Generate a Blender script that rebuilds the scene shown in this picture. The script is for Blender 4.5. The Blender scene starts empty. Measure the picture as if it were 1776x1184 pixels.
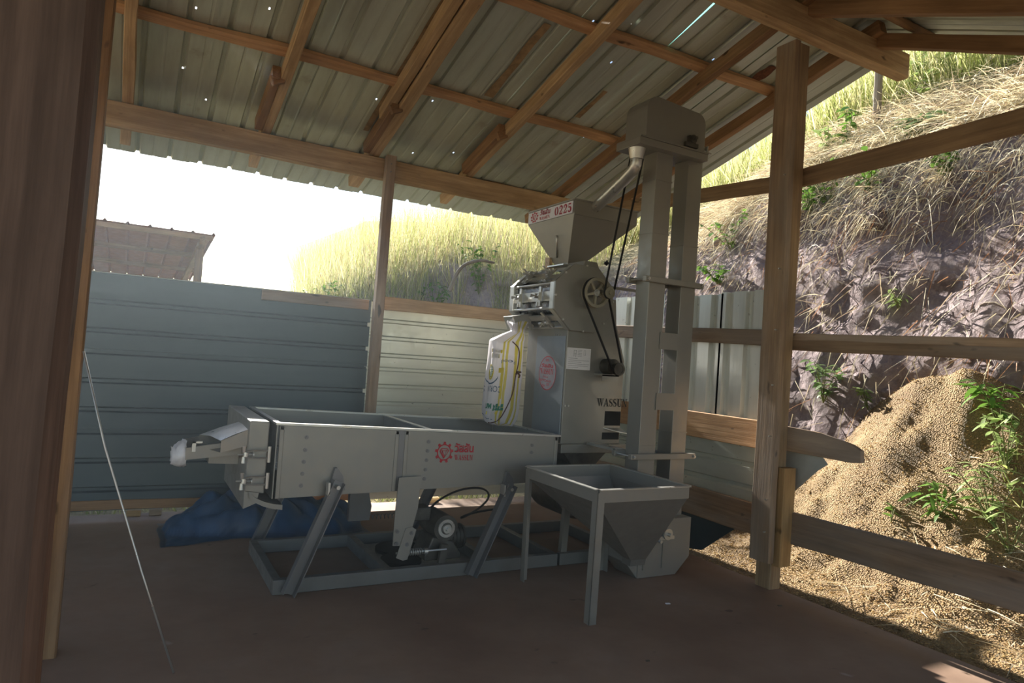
import bpy, math, random
import numpy as np
from mathutils import Vector, Matrix, noise as mnoise
R = math.radians
rng = np.random.default_rng(7)
random.seed(7)
SC = bpy.context.scene
COL = SC.collection

# ------------------------------------------------------------------ camera, sky, sun, exposure
YAW, PITCH, ROLL = R(29.2), R(1.54), R(3.9)
cam_d = bpy.data.cameras.new('camera')
cam_d.sensor_width = 36.0
cam_d.lens = 24.0
cam_d.clip_start = 0.05
cam = bpy.data.objects.new('camera', cam_d)
COL.objects.link(cam)
f_ = Vector((math.sin(YAW) * math.cos(PITCH), math.cos(YAW) * math.cos(PITCH), math.sin(PITCH)))
r_ = Vector((math.cos(YAW), -math.sin(YAW), 0))
u_ = r_.cross(f_)
r2 = math.cos(ROLL) * r_ + math.sin(ROLL) * u_
u2 = -math.sin(ROLL) * r_ + math.cos(ROLL) * u_
M = Matrix((r2, u2, -f_)).transposed().to_4x4()
M.translation = (0, 0, 1.45)
cam.matrix_world = M
SC.camera = cam

SUN_AZ, SUN_EL = R(-1.0), R(25.6)           # azimuth from +Y towards +X
world = bpy.data.worlds.new('sky')
SC.world = world
world.use_nodes = True
wn = world.node_tree.nodes
wl = world.node_tree.links
wn.clear()
wo = wn.new('ShaderNodeOutputWorld')
wb = wn.new('ShaderNodeBackground')
sky = wn.new('ShaderNodeTexSky')
sky.sky_type = 'NISHITA'
sky.sun_disc = False
sky.sun_elevation = SUN_EL
sky.sun_rotation = SUN_AZ
sky.air_density = 1.0
sky.dust_density = 0.4
sky.ozone_density = 1.0
wb.inputs['Strength'].default_value = 0.22
wl.new(sky.outputs[0], wb.inputs[0])
wl.new(wb.outputs[0], wo.inputs[0])
sd = bpy.data.lights.new('sun', 'SUN')
sd.energy = 20.0
sd.angle = R(0.6)
sd.color = (1.0, 0.95, 0.86)
sun = bpy.data.objects.new('sun', sd)
COL.objects.link(sun)
sdir = Vector((math.sin(SUN_AZ) * math.cos(SUN_EL), math.cos(SUN_AZ) * math.cos(SUN_EL), math.sin(SUN_EL)))
sun.rotation_euler = sdir.to_track_quat('Z', 'Y').to_euler()
sun.location = (0.5, 9, 6)
vs = SC.view_settings
vs.view_transform = 'Standard'
vs.look = 'None'
vs.gamma = 1.0
vs.use_curve_mapping = False
vs.exposure = 0.0
SC.cycles.max_bounces = 10
SC.cycles.diffuse_bounces = 6
SC.cycles.transparent_max_bounces = 8
SC.cycles.sample_clamp_indirect = 8.0


# ------------------------------------------------------------------ materials
def new_mat(name):
    m = bpy.data.materials.new(name)
    m.use_nodes = True
    nt = m.node_tree
    b = nt.nodes['Principled BSDF']
    return m, nt, b


def N(nt, t, **kw):
    n = nt.nodes.new(t)
    for k, v in kw.items():
        if k in n.inputs.keys() if hasattr(n, 'inputs') else False:
            n.inputs[k].default_value = v
        else:
            setattr(n, k, v)
    return n


def ramp(nt, fac, stops):
    r = nt.nodes.new('ShaderNodeValToRGB')
    e = r.color_ramp.elements
    while len(e) < len(stops):
        e.new(0.5)
    for i, (p, c) in enumerate(stops):
        e[i].position = p
        e[i].color = (*c, 1) if len(c) == 3 else c
    nt.links.new(fac, r.inputs[0])
    return r


def noise_tex(nt, vec, scale, detail=4, rough=0.55, dim='3D'):
    n = nt.nodes.new('ShaderNodeTexNoise')
    n.inputs['Scale'].default_value = scale
    n.inputs['Detail'].default_value = detail
    n.inputs['Roughness'].default_value = rough
    if vec is not None:
        nt.links.new(vec, n.inputs['Vector'])
    return n


def mapping(nt, vec, scale=(1, 1, 1), loc=(0, 0, 0)):
    m = nt.nodes.new('ShaderNodeMapping')
    m.inputs['Scale'].default_value = scale
    m.inputs['Location'].default_value = loc
    nt.links.new(vec, m.inputs['Vector'])
    return m.outputs[0]


def mixc(nt, fac, a, b, mode='MIX'):
    m = nt.nodes.new('ShaderNodeMix')
    m.data_type = 'RGBA'
    m.blend_type = mode
    for inp, v in ((m.inputs[0], fac), (m.inputs[6], a), (m.inputs[7], b)):
        if isinstance(v, (int, float)):
            inp.default_value = v
        elif isinstance(v, tuple):
            inp.default_value = (*v, 1) if len(v) == 3 else v
        else:
            nt.links.new(v, inp)
    return m.outputs[2]


def bump(nt, b, height, strength=0.3, dist=0.01):
    bp = nt.nodes.new('ShaderNodeBump')
    bp.inputs['Strength'].default_value = strength
    bp.inputs['Distance'].default_value = dist
    nt.links.new(height, bp.inputs['Height'])
    nt.links.new(bp.outputs[0], b.inputs['Normal'])


def coords(nt, what='Object'):
    return nt.nodes.new('ShaderNodeTexCoord').outputs[what]


def wood_mat(name, dark, light, rough=0.75, weather=0.0):
    m, nt, b = new_mat(name)
    uv = nt.nodes.new('ShaderNodeUVMap').outputs[0]
    oi = nt.nodes.new('ShaderNodeObjectInfo')
    off = nt.nodes.new('ShaderNodeVectorMath')
    off.operation = 'ADD'
    nt.links.new(uv, off.inputs[0])
    sc = nt.nodes.new('ShaderNodeVectorMath')
    sc.operation = 'SCALE'
    sc.inputs['Scale'].default_value = 37.0
    nt.links.new(oi.outputs['Random'], sc.inputs[0])
    nt.links.new(sc.outputs[0], off.inputs[1])
    v = off.outputs[0]
    grain = noise_tex(nt, mapping(nt, v, (1.6, 38, 1)), 1.0, 6, 0.65)
    blot = noise_tex(nt, mapping(nt, v, (2.2, 7, 1)), 1.0, 4, 0.6)
    knots = noise_tex(nt, mapping(nt, v, (5, 11, 1), (3, 1, 0)), 1.0, 2, 0.5)
    g = ramp(nt, grain.outputs['Fac'], [(0.3, dark), (0.72, light)])
    c = mixc(nt, ramp(nt, blot.outputs['Fac'], [(0.35, (0, 0, 0)), (0.7, (0.55, 0.55, 0.55))]).outputs[0], g.outputs[0],
             tuple(x * 0.55 for x in dark))
    kn = ramp(nt, knots.outputs['Fac'], [(0.70, (0, 0, 0)), (0.76, (1, 1, 1))])
    c = mixc(nt, kn.outputs[0], c, tuple(x * 0.28 for x in dark))
    if weather > 0:
        w = ramp(nt, noise_tex(nt, mapping(nt, v, (1.1, 5, 1), (9, 2, 0)), 1.0, 4).outputs['Fac'], [(0.42, (0, 0, 0)), (0.62, (weather,) * 3)])
        c = mixc(nt, w.outputs[0], c, (0.30, 0.27, 0.24))
    val = nt.nodes.new('ShaderNodeHueSaturation')
    mr = nt.nodes.new('ShaderNodeMapRange')
    mr.inputs[3].default_value = 0.8
    mr.inputs[4].default_value = 1.2
    nt.links.new(oi.outputs['Random'], mr.inputs[0])
    nt.links.new(mr.outputs[0], val.inputs['Value'])
    nt.links.new(c, val.inputs['Color'])
    nt.links.new(val.outputs[0], b.inputs['Base Color'])
    b.inputs['Roughness'].default_value = rough
    b.inputs['Specular IOR Level'].default_value = 0.25
    bump(nt, b, grain.outputs['Fac'], 0.35, 0.006)
    return m


def metal_mat(name, col, metallic=0.6, rough=0.4, dirt=0.25, dirtcol=(0.16, 0.12, 0.09), streak=(3, 3, 3), rust=0.0, bumpy=0.04):
    m, nt, b = new_mat(name)
    v = coords(nt)
    n1 = noise_tex(nt, mapping(nt, v, streak), 1.6, 5, 0.6)
    n2 = noise_tex(nt, v, 14, 5, 0.6)
    c = mixc(nt, ramp(nt, n1.outputs['Fac'], [(0.4, (0, 0, 0)), (0.75, (dirt,) * 3)]).outputs[0], col, dirtcol)
    if rust > 0:
        nr = noise_tex(nt, mapping(nt, v, (1, 1, 1), (5, 3, 1)), 2.2, 6, 0.62)
        c = mixc(nt, ramp(nt, nr.outputs['Fac'], [(0.62, (0, 0, 0)), (0.72, (rust,) * 3)]).outputs[0], c, (0.20, 0.09, 0.035))
    nt.links.new(c, b.inputs['Base Color'])
    b.inputs['Metallic'].default_value = metallic
    rr = ramp(nt, n2.outputs['Fac'], [(0.3, (max(0.05, rough - 0.1),) * 3), (0.7, (rough + 0.12,) * 3)])
    nt.links.new(rr.outputs[0], b.inputs['Roughness'])
    if bumpy:
        bump(nt, b, n1.outputs['Fac'], bumpy, 0.02)
    return m


def plain_mat(name, col, rough=0.6, metallic=0.0, var=0.15, scale=12, spec=0.4):
    m, nt, b = new_mat(name)
    n = noise_tex(nt, coords(nt), scale, 4)
    c = ramp(nt, n.outputs['Fac'], [(0.3, tuple(x * (1 - var) for x in col)), (0.7, tuple(min(1, x * (1 + var)) for x in col))])
    nt.links.new(c.outputs[0], b.inputs['Base Color'])
    b.inputs['Roughness'].default_value = rough
    b.inputs['Metallic'].default_value = metallic
    b.inputs['Specular IOR Level'].default_value = spec
    return m


def blade_mat(name, transl=0.45, rough=0.6, sat=1.0):
    m, nt, b = new_mat(name)
    at = nt.nodes.new('ShaderNodeAttribute')
    at.attribute_name = 'tint'
    nt.links.new(at.outputs['Color'], b.inputs['Base Color'])
    b.inputs['Roughness'].default_value = rough
    b.inputs['Specular IOR Level'].default_value = 0.25
    tr = nt.nodes.new('ShaderNodeBsdfTranslucent')
    nt.links.new(at.outputs['Color'], tr.inputs['Color'])
    mx = nt.nodes.new('ShaderNodeMixShader')
    mx.inputs[0].default_value = transl
    nt.links.new(b.outputs[0], mx.inputs[1])
    nt.links.new(tr.outputs[0], mx.inputs[2])
    nt.links.new(mx.outputs[0], nt.nodes['Material Output'].inputs[0])
    return m


def leaf_mat(name, col, transl=0.4):
    m, nt, b = new_mat(name)
    oi = nt.nodes.new('ShaderNodeObjectInfo')
    hs = nt.nodes.new('ShaderNodeHueSaturation')
    mr = nt.nodes.new('ShaderNodeMapRange')
    mr.inputs[3].default_value = 0.6
    mr.inputs[4].default_value = 1.35
    nt.links.new(oi.outputs['Random'], mr.inputs[0])
    nt.links.new(mr.outputs[0], hs.inputs['Value'])
    hs.inputs['Color'].default_value = (*col, 1)
    nt.links.new(hs.outputs[0], b.inputs['Base Color'])
    b.inputs['Roughness'].default_value = 0.45
    tr = nt.nodes.new('ShaderNodeBsdfTranslucent')
    nt.links.new(hs.outputs[0], tr.inputs['Color'])
    mx = nt.nodes.new('ShaderNodeMixShader')
    mx.inputs[0].default_value = transl
    nt.links.new(b.outputs[0], mx.inputs[1])
    nt.links.new(tr.outputs[0], mx.inputs[2])
    nt.links.new(mx.outputs[0], nt.nodes['Material Output'].inputs[0])
    return m


WOOD = wood_mat('roof_timber', (0.40, 0.25, 0.125), (0.74, 0.53, 0.30))
WOOD_GREY = wood_mat('weathered_timber', (0.22, 0.14, 0.085), (0.44, 0.31, 0.20), weather=0.45)
WOOD_POST = wood_mat('post_timber', (0.22, 0.14, 0.08), (0.46, 0.32, 0.185))
WOOD_DARK = wood_mat('dark_timber', (0.21, 0.115, 0.055), (0.40, 0.24, 0.12))
WOOD_RED = wood_mat('red_brown_timber', (0.42, 0.235, 0.115), (0.70, 0.44, 0.24))
WOOD_PALE = wood_mat('pale_timber', (0.30, 0.17, 0.07), (0.52, 0.33, 0.15))
ROOFM = metal_mat('roof_sheet_metal', (0.53, 0.57, 0.48), 0.35, 0.42, 0.35, (0.22, 0.19, 0.13), (9, 1.2, 1), rust=0.55)
WALLM = metal_mat('dull_reflection_sheet', (0.065, 0.092, 0.108), 0.35, 0.42, 0.3, (0.10, 0.13, 0.14), (1.0, 3, 7))  # blue-grey base darkened: dull reflections of the left run put into the colour
PALE_SHEET = metal_mat('bright_reflection_sheet', (0.60, 0.63, 0.56), 0.45, 0.36, 0.3, (0.38, 0.38, 0.33), (0.8, 2, 9))  # paled base: brighter reflection on the right run put into the colour
ZINC_V = metal_mat('pale_zinc_sheet_upright', (0.74, 0.77, 0.74), 0.35, 0.36, 0.35, (0.34, 0.36, 0.33), (9, 9, 0.7))
SILVER = metal_mat('silver_grey_paint', (0.275, 0.268, 0.245), 0.5, 0.42, 0.18, (0.34, 0.30, 0.24))
GALV = metal_mat('bare_steel', (0.56, 0.56, 0.54), 0.8, 0.34, 0.08, (0.4, 0.38, 0.35), bumpy=0)
FRAME = metal_mat('dimmed_frame_grey', (0.17, 0.17, 0.165), 0.4, 0.5, 0.4, (0.12, .09, .07))  # grey taken darker: the dimness near the floor is in the colour
DARKSTEEL = metal_mat('dark_steel_channel', (0.20, 0.20, 0.21), 0.6, 0.42, 0.3)
DRUMM = metal_mat('polished_drum_steel', (0.30, 0.32, 0.35), 0.95, 0.22, 0.2)
BLACK = plain_mat('black_rubber', (0.012, 0.012, 0.013), 0.55)
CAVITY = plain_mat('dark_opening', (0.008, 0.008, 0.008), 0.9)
CASTING = plain_mat('greasy_cast_iron', (0.085, 0.08, 0.07), 0.5, 0.5, 0.4)
BRASSY = plain_mat('pulley_paint', (0.34, 0.31, 0.24), 0.45, 0.4)
RED = plain_mat('red_stencil_ink', (0.42, 0.012, 0.022), 0.6, 0, 0.25, 60)
MAROON = plain_mat('maroon_print', (0.33, 0.02, 0.055), 0.6, 0, 0.2, 60)
INK = plain_mat('black_stencil_ink', (0.012, 0.012, 0.012), 0.6)
GREYINK = plain_mat('grey_print', (0.22, 0.22, 0.24), 0.7)
PAPER = plain_mat('white_paper', (0.74, 0.72, 0.74), 0.7, 0, 0.04)
PRINTPANEL = plain_mat('white_sign_face', (0.70, 0.72, 0.80), 0.5, 0, 0.08)
PLASTIC = plain_mat('milky_plastic', (0.70, 0.70, 0.72), 0.4)
TARP = plain_mat('blue_tarp', (0.006, 0.048, 0.12), 0.42, 0, 0.35, 5)
STRING = plain_mat('brown_string', (0.10, 0.045, 0.028), 0.8)
GREENINK = plain_mat('green_print', (0.01, 0.16, 0.10), 0.5)
BLUEINK = plain_mat('blue_print', (0.03, 0.08, 0.16), 0.5)
YELLOW = plain_mat('yellow_print', (0.62, 0.50, 0.03), 0.5)
RUSTROOF = metal_mat('rusty_roof_metal', (0.34, 0.13, 0.06), 0.1, 0.6, 0.5, (0.2, 0.07, 0.04))
BRICKY = plain_mat('brown_wall', (0.30, 0.15, 0.09), 0.8)
GRASS = blade_mat('grass_blades', 0.5)
STRAW = blade_mat('straw_blades', 0.25)
LEAF = leaf_mat('fresh_leaf', (0.14, 0.27, 0.045))
LEAF2 = leaf_mat('pale_leaf', (0.30, 0.40, 0.14))
LEAF3 = leaf_mat('grey_green_leaf', (0.20, 0.30, 0.12))
STEM = plain_mat('plant_stem', (0.16, 0.17, 0.06), 0.7)
BARK = wood_mat('grey_bark', (0.11, 0.085, 0.06), (0.26, 0.21, 0.16))

# added translucent strip that tints the daylight in an open roof seam
GAP_TEAL, nt_, b_ = new_mat('teal_gap_tint')
b_.inputs['Base Color'].default_value = (0.25, 0.62, 0.55, 1)
b_.inputs['Roughness'].default_value = 0.4
t_ = nt_.nodes.new('ShaderNodeBsdfTranslucent')
t_.inputs['Color'].default_value = (0.25, 0.7, 0.62, 1)
x_ = nt_.nodes.new('ShaderNodeMixShader')
x_.inputs[0].default_value = 0.6
nt_.links.new(b_.outputs[0], x_.inputs[1])
nt_.links.new(t_.outputs[0], x_.inputs[2])
nt_.links.new(x_.outputs[0], nt_.nodes['Material Output'].inputs[0])


def concrete_mat():
    m, nt, b = new_mat('dusty_concrete')
    v = coords(nt)
    a = noise_tex(nt, v, 0.9, 6, 0.6)
    d = noise_tex(nt, v, 5.0, 6, 0.65)
    s = noise_tex(nt, mapping(nt, v, (1, 1, 1), (4, 7, 0)), 9, 3, 0.5)
    c = ramp(nt, a.outputs['Fac'], [(0.3, (0.195, 0.120, 0.082)), (0.55, (0.27, 0.185, 0.135)), (0.75, (0.30, 0.23, 0.19))]).outputs[0]
    c = mixc(nt, ramp(nt, d.outputs['Fac'], [(0.4, (0, 0, 0)), (0.8, (0.5, 0.5, 0.5))]).outputs[0], c, (0.17, 0.11, 0.08))
    c = mixc(nt, ramp(nt, s.outputs['Fac'], [(0.70, (0, 0, 0)), (0.78, (0.75, 0.75, 0.75))]).outputs[0], c, (0.07, 0.045, 0.035))
    s2 = noise_tex(nt, mapping(nt, v, (1, 1, 1), (14, 2, 0)), 6, 2, 0.5)
    c = mixc(nt, ramp(nt, s2.outputs['Fac'], [(0.74, (0, 0, 0)), (0.80, (0.5, 0.5, 0.5))]).outputs[0], c, (0.48, 0.42, 0.38))
    nt.links.new(c, b.inputs['Base Color'])
    b.inputs['Roughness'].default_value = 0.72
    b.inputs['Specular IOR Level'].default_value = 0.3
    bump(nt, b, d.outputs['Fac'], 0.25, 0.01)
    return m


def ground_mat(name='earth_bank'):
    m, nt, b = new_mat(name)
    v = coords(nt)
    at = nt.nodes.new('ShaderNodeAttribute')
    at.attribute_name = 'zone'                       # 0 bare earth, 1 dry grass litter
    n1 = noise_tex(nt, v, 2.5, 8, 0.65)
    n2 = noise_tex(nt, v, 22, 8, 0.7)
    vo = nt.nodes.new('ShaderNodeTexVoronoi')
    vo.inputs['Scale'].default_value = 13
    nt.links.new(v, vo.inputs['Vector'])
    dirt = ramp(nt, n1.outputs['Fac'], [(0.3, (0.26, 0.20, 0.21)), (0.55, (0.47, 0.38, 0.39)), (0.75, (0.58, 0.47, 0.44))]).outputs[0]
    dirt = mixc(nt, ramp(nt, n2.outputs['Fac'], [(0.45, (0, 0, 0)), (0.75, (0.7, 0.7, 0.7))]).outputs[0], dirt, (0.66, 0.57, 0.56))
    lit = ramp(nt, n2.outputs['Fac'], [(0.3, (0.34, 0.26, 0.13)), (0.6, (0.64, 0.55, 0.34)), (0.8, (0.80, 0.72, 0.52))]).outputs[0]
    c = mixc(nt, at.outputs['Fac'], dirt, lit)
    nt.links.new(c, b.inputs['Base Color'])
    b.inputs['Roughness'].default_value = 0.9
    b.inputs['Specular IOR Level'].default_value = 0.15
    ad = nt.nodes.new('ShaderNodeMath')
    ad.operation = 'ADD'
    nt.links.new(n2.outputs['Fac'], ad.inputs[0])
    nt.links.new(vo.outputs['Distance'], ad.inputs[1])
    bump(nt, b, ad.outputs[0], 1.0, 0.07)
    return m


def husk_mat():
    m, nt, b = new_mat('grain_husks')
    v = coords(nt)
    n1 = noise_tex(nt, v, 1.7, 5, 0.6)
    n2 = noise_tex(nt, v, 90, 3, 0.7)
    vo = nt.nodes.new('ShaderNodeTexVoronoi')
    vo.inputs['Scale'].default_value = 85
    nt.links.new(v, vo.inputs['Vector'])
    c = ramp(nt, n1.outputs['Fac'], [(0.3, (0.15, 0.083, 0.032)), (0.6, (0.26, 0.165, 0.068)), (0.8, (0.35, 0.24, 0.11))]).outputs[0]
    c = mixc(nt, ramp(nt, n2.outputs['Fac'], [(0.4, (0, 0, 0)), (0.7, (0.6, 0.6, 0.6))]).outputs[0], c, (0.40, 0.28, 0.125))
    nt.links.new(c, b.inputs['Base Color'])
    b.inputs['Roughness'].default_value = 0.8
    bump(nt, b, vo.outputs['Distance'], 0.8, 0.02)
    return m


CONC = concrete_mat()
EARTH = ground_mat()
HUSK = husk_mat()


# ------------------------------------------------------------------ geometry helpers
class G:
    """collects polygons (with metre UVs) that become one mesh"""

    def __init__(s):
        s.v, s.f, s.uv = [], [], []

    def face(s, pts, uv=None):
        b = len(s.v)
        s.v += [Vector(p) for p in pts]
        s.f.append(tuple(range(b, b + len(pts))))
        if uv is None:
            uv = s.auto(pts)
        s.uv += uv
        return s

    @staticmethod
    def auto(pts):
        p = [Vector(q) for q in pts]
        n = (p[1] - p[0]).cross(p[2] - p[0]) if len(p) > 2 else Vector((0, 0, 1))
        a = max(range(3), key=lambda i: abs(n[i]))
        i, j = [(1, 2), (0, 2), (0, 1)][a]
        return [(q[i], q[j]) for q in p]

    def grid(s, rows, uvs=None, close=False):
        """rows: list of equally long point lists, shared vertices"""
        b = len(s.v)
        m = len(rows[0])
        for r in rows:
            s.v += [Vector(p) for p in r]
        for i in range(len(rows) - 1):
            for j in range(m if close else m - 1):
                j2 = (j + 1) % m
                s.f.append((b + i * m + j, b + i * m + j2, b + (i + 1) * m + j2, b + (i + 1) * m + j))
                if uvs:
                    u0, u1 = uvs[0][i], uvs[0][i + 1]
                    v0, v1 = uvs[1][j], uvs[1][j + 1]
                    s.uv += [(u0, v0), (u0, v1), (u1, v1), (u1, v0)]
                else:
                    s.uv += [(i * .1, j * .1), (i * .1, j * .1 + .1), (i * .1 + .1, j * .1 + .1), (i * .1 + .1, j * .1)]
        return s

    def box(s, lo, hi):
        (a, b, c), (d, e, f) = lo, hi
        P = [(a, b, c), (d, b, c), (d, e, c), (a, e, c), (a, b, f), (d, b, f), (d, e, f), (a, e, f)]
        for q in ((0, 3, 2, 1), (4, 5, 6, 7), (0, 1, 5, 4), (1, 2, 6, 5), (2, 3, 7, 6), (3, 0, 4, 7)):
            s.face([P[i] for i in q])
        return s

    def extrude(s, prof, w):
        """closed polygon prof (3-D points) swept by vector w"""
        w = Vector(w)
        a = [Vector(p) for p in prof]
        b = [p + w for p in a]
        n = len(a)
        s.face(list(reversed(a)))
        s.face(b)
        for i in range(n):
            j = (i + 1) % n
            s.face([a[i], a[j], b[j], b[i]])
        return s

    def beam(s, p0, p1, w, h, up=(0, 0, 1), seg=1, jit=0.0, h1=None, w1=None, cham=0.0):
        """timber: rectangle w (sideways) x h (along up) from p0 to p1 (centre line)"""
        p0, p1 = Vector(p0), Vector(p1)
        d = (p1 - p0)
        L = d.length
        d.normalize()
        up = Vector(up)
        sx = d.cross(up).normalized()
        uz = sx.cross(d).normalized()
        h1 = h if h1 is None else h1
        w1 = w if w1 is None else w1
        rows, us = [], []
        ph = random.random() * 50
        for i in range(seg + 1):
            t = i / seg
            c = p0 + d * (L * t)
            ww, hh = (w + (w1 - w) * t) / 2, (h + (h1 - h) * t) / 2
            if jit:
                c = c + sx * (mnoise.noise((ph, t * L * 1.3, 0)) * jit) + uz * (mnoise.noise((ph, t * L * 1.3, 7)) * jit)
                hh += mnoise.noise((ph, t * L * 3, 3)) * jit * .5
                ww += mnoise.noise((ph, t * L * 3, 5)) * jit * .5
            k = cham
            if k:
                q = [(-ww + k, -hh), (ww - k, -hh), (ww, -hh + k), (ww, hh - k), (ww - k, hh), (-ww + k, hh), (-ww, hh - k), (-ww, -hh + k)]
            else:
                q = [(-ww, -hh), (ww, -hh), (ww, hh), (-ww, hh)]
            rows.append([c + sx * a + uz * b for a, b in q])
            us.append(t * L)
        m = len(rows[0])
        vv = [0.0]
        for j in range(m):
            vv.append(vv[-1] + (rows[0][(j + 1) % m] - rows[0][j]).length)
        s.grid(rows, (us, vv), close=True)
        s.face(list(reversed(rows[0])), [(0.02 * i, 0.3 * i) for i in range(m)])
        s.face(rows[-1], [(0.02 * i, 0.3 * i) for i in range(m)])
        return s

    def cyl(s, p0, p1, r0, r1=None, n=16, caps=True):
        p0, p1 = Vector(p0), Vector(p1)
        r1 = r0 if r1 is None else r1
        d = (p1 - p0).normalized()
        a = d.orthogonal().normalized()
        b = d.cross(a)
        rows = []
        for p, r in ((p0, r0), (p1, r1)):
            rows.append([p + (a * math.cos(2 * math.pi * i / n) + b * math.sin(2 * math.pi * i / n)) * r for i in range(n)])
        s.grid(rows, close=True)
        if caps:
            if r0 > 1e-5:
                s.face(list(reversed(rows[0])))
            if r1 > 1e-5:
                s.face(rows[1])
        return s

    def tube(s, path, r, n=8, caps=True):
        path = [Vector(p) for p in path]
        rows = []
        a = None
        for i, p in enumerate(path):
            d = (path[min(i + 1, len(path) - 1)] - path[max(i - 1, 0)]).normalized()
            if a is None:
                a = d.orthogonal().normalized()
            a = (a - d * a.dot(d)).normalized()
            b = d.cross(a)
            rr = r(i / (len(path) - 1)) if callable(r) else r
            rows.append([p + (a * math.cos(2 * math.pi * k / n) + b * math.sin(2 * math.pi * k / n)) * rr for k in range(n)])
        s.grid(rows, close=True)
        if caps:
            s.face(list(reversed(rows[0])))
            s.face(rows[-1])
        return s

    def ring(s, c, axis, ro, ri, h, n=28):
        c, axis = Vector(c), Vector(axis).normalized()
        a = axis.orthogonal().normalized()
        b = axis.cross(a)

        def cir(r, z):
            return [c + axis * z + (a * math.cos(2 * math.pi * i / n) + b * math.sin(2 * math.pi * i / n)) * r for i in range(n)]
        s.grid([cir(ri, 0), cir(ro, 0), cir(ro, h), cir(ri, h), cir(ri, 0)], close=True)
        return s


def world_of(o):
    v = Vector((0, 0, 0))
    while o is not None:
        v = v + o.location
        o = o.parent
    return v


def obj(name, g, mat, parent=None, smooth=False, bevel=0.0, origin=None, merge=True):
    """one mesh object, its origin at its own middle (or origin), hung on parent"""
    vs_ = g.v
    if origin is None:
        lo = Vector([min(v[i] for v in vs_) for i in range(3)])
        hi = Vector([max(v[i] for v in vs_) for i in range(3)])
        origin = (lo + hi) / 2
        if parent is None:
            origin.z = lo.z
    origin = Vector(origin)
    me = bpy.data.meshes.new(name)
    me.from_pydata([tuple(v - origin) for v in vs_], [], g.f)
    uvl = me.uv_layers.new(name='UVMap')
    uvl.data.foreach_set('uv', [c for p in g.uv for c in p])
    me.validate()
    if merge:
        import bmesh
        bm = bmesh.new()
        bm.from_mesh(me)
        bmesh.ops.remove_doubles(bm, verts=bm.verts, dist=1e-5)
        bmesh.ops.recalc_face_normals(bm, faces=bm.faces)
        bm.to_mesh(me)
        bm.free()
    if smooth:
        me.shade_smooth()
        if smooth != 'all':
            me.set_sharp_from_angle(angle=R(smooth if smooth > 1 else 40))
    if mat is not None:
        me.materials.append(mat)
    o = bpy.data.objects.new(name, me)
    COL.objects.link(o)
    o.parent = parent
    o.location = origin - (world_of(parent) if parent else Vector((0, 0, 0)))
    if bevel:
        b = o.modifiers.new('bevel', 'BEVEL')
        b.width = bevel
        b.segments = 2
        b.limit_method = 'ANGLE'
    return o


def tag(o, label, cat, group=None, kind=None):
    o['label'] = label
    o['category'] = cat
    if group:
        o['group'] = group
    if kind:
        o['kind'] = kind
    return o


def thing(name, loc, label, cat, group=None, kind=None):
    o = bpy.data.objects.new(name, None)
    COL.objects.link(o)
    o.location = loc
    o.empty_display_size = 0.1
    return tag(o, label, cat, group, kind)


def inst(src, name, loc, parent, rot=None, scale=None):
    """another object on the same mesh; loc in world"""
    o = bpy.data.objects.new(name, src.data)
    COL.objects.link(o)
    o.parent = parent
    o.location = Vector(loc) - (world_of(parent) if parent else Vector((0, 0, 0)))
    if rot is not None:
        o.rotation_euler = rot
    if scale is not None:
        o.scale = scale
    return o


def board(name, p0, p1, w, h, mat, parent, up=(0, 0, 1), seg=10, jit=0.006, cham=0.004, **kw):
    return obj(name, G().beam(p0, p1, w, h, up, seg, jit, cham=cham, **kw), mat, parent, smooth=30)


# ------------------------------------------------------------------ floor slab and outer ground
g = G().box((-7, -3.5, -0.14), (4.02, 6.32, 0))
floor = obj('floor', g, CONC, merge=True)
tag(floor, 'brown dusty concrete slab under the machines', 'floor', kind='structure')
gr = G().face([(-40, -40, -0.14), (50, -40, -0.14), (50, 60, -0.14), (-40, 60, -0.14)])
ground = obj('ground', gr, EARTH, merge=False)
za = ground.data.attributes.new('zone', 'FLOAT', 'POINT')
za.data.foreach_set('value', [0.85] * 4)
tag(ground, 'dry litter covered earth around the shed', 'ground', kind='structure')

# ------------------------------------------------------------------ roof
roof = thing('ceiling', (1, 3.15, 4.1), 'gabled roof of grey corrugated sheets on brown rafters', 'roof', kind='structure')


def roof_z(y):          # underside of the rafters
    return 3.2 + 0.275 * (6 - y) if y >= 3.15 else 3.984 - 0.41 * (3.15 - y)


def rib_profile(x0, x1, pitch=0.2567, h=0.024, ph=0.10, rw=0.022, minor=True):
    """x, height pairs of trapezoid ribs between x0 and x1"""
    out = [(x0, 0)]
    x = x0 + ph
    while x + rw + 0.033 < x1:
        out += [(x, 0), (x + 0.012, h), (x + rw + 0.012, h), (x + rw + 0.024, 0)]
        m = x + 0.046 + (pitch - 0.046) / 2
        if minor and m + 0.02 < x1:
            out += [(m - 0.012, 0), (m - 0.005, 0.003), (m + 0.005, 0.003), (m + 0.012, 0)]
        x += pitch
    out.append((x1, 0))
    return out


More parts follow.
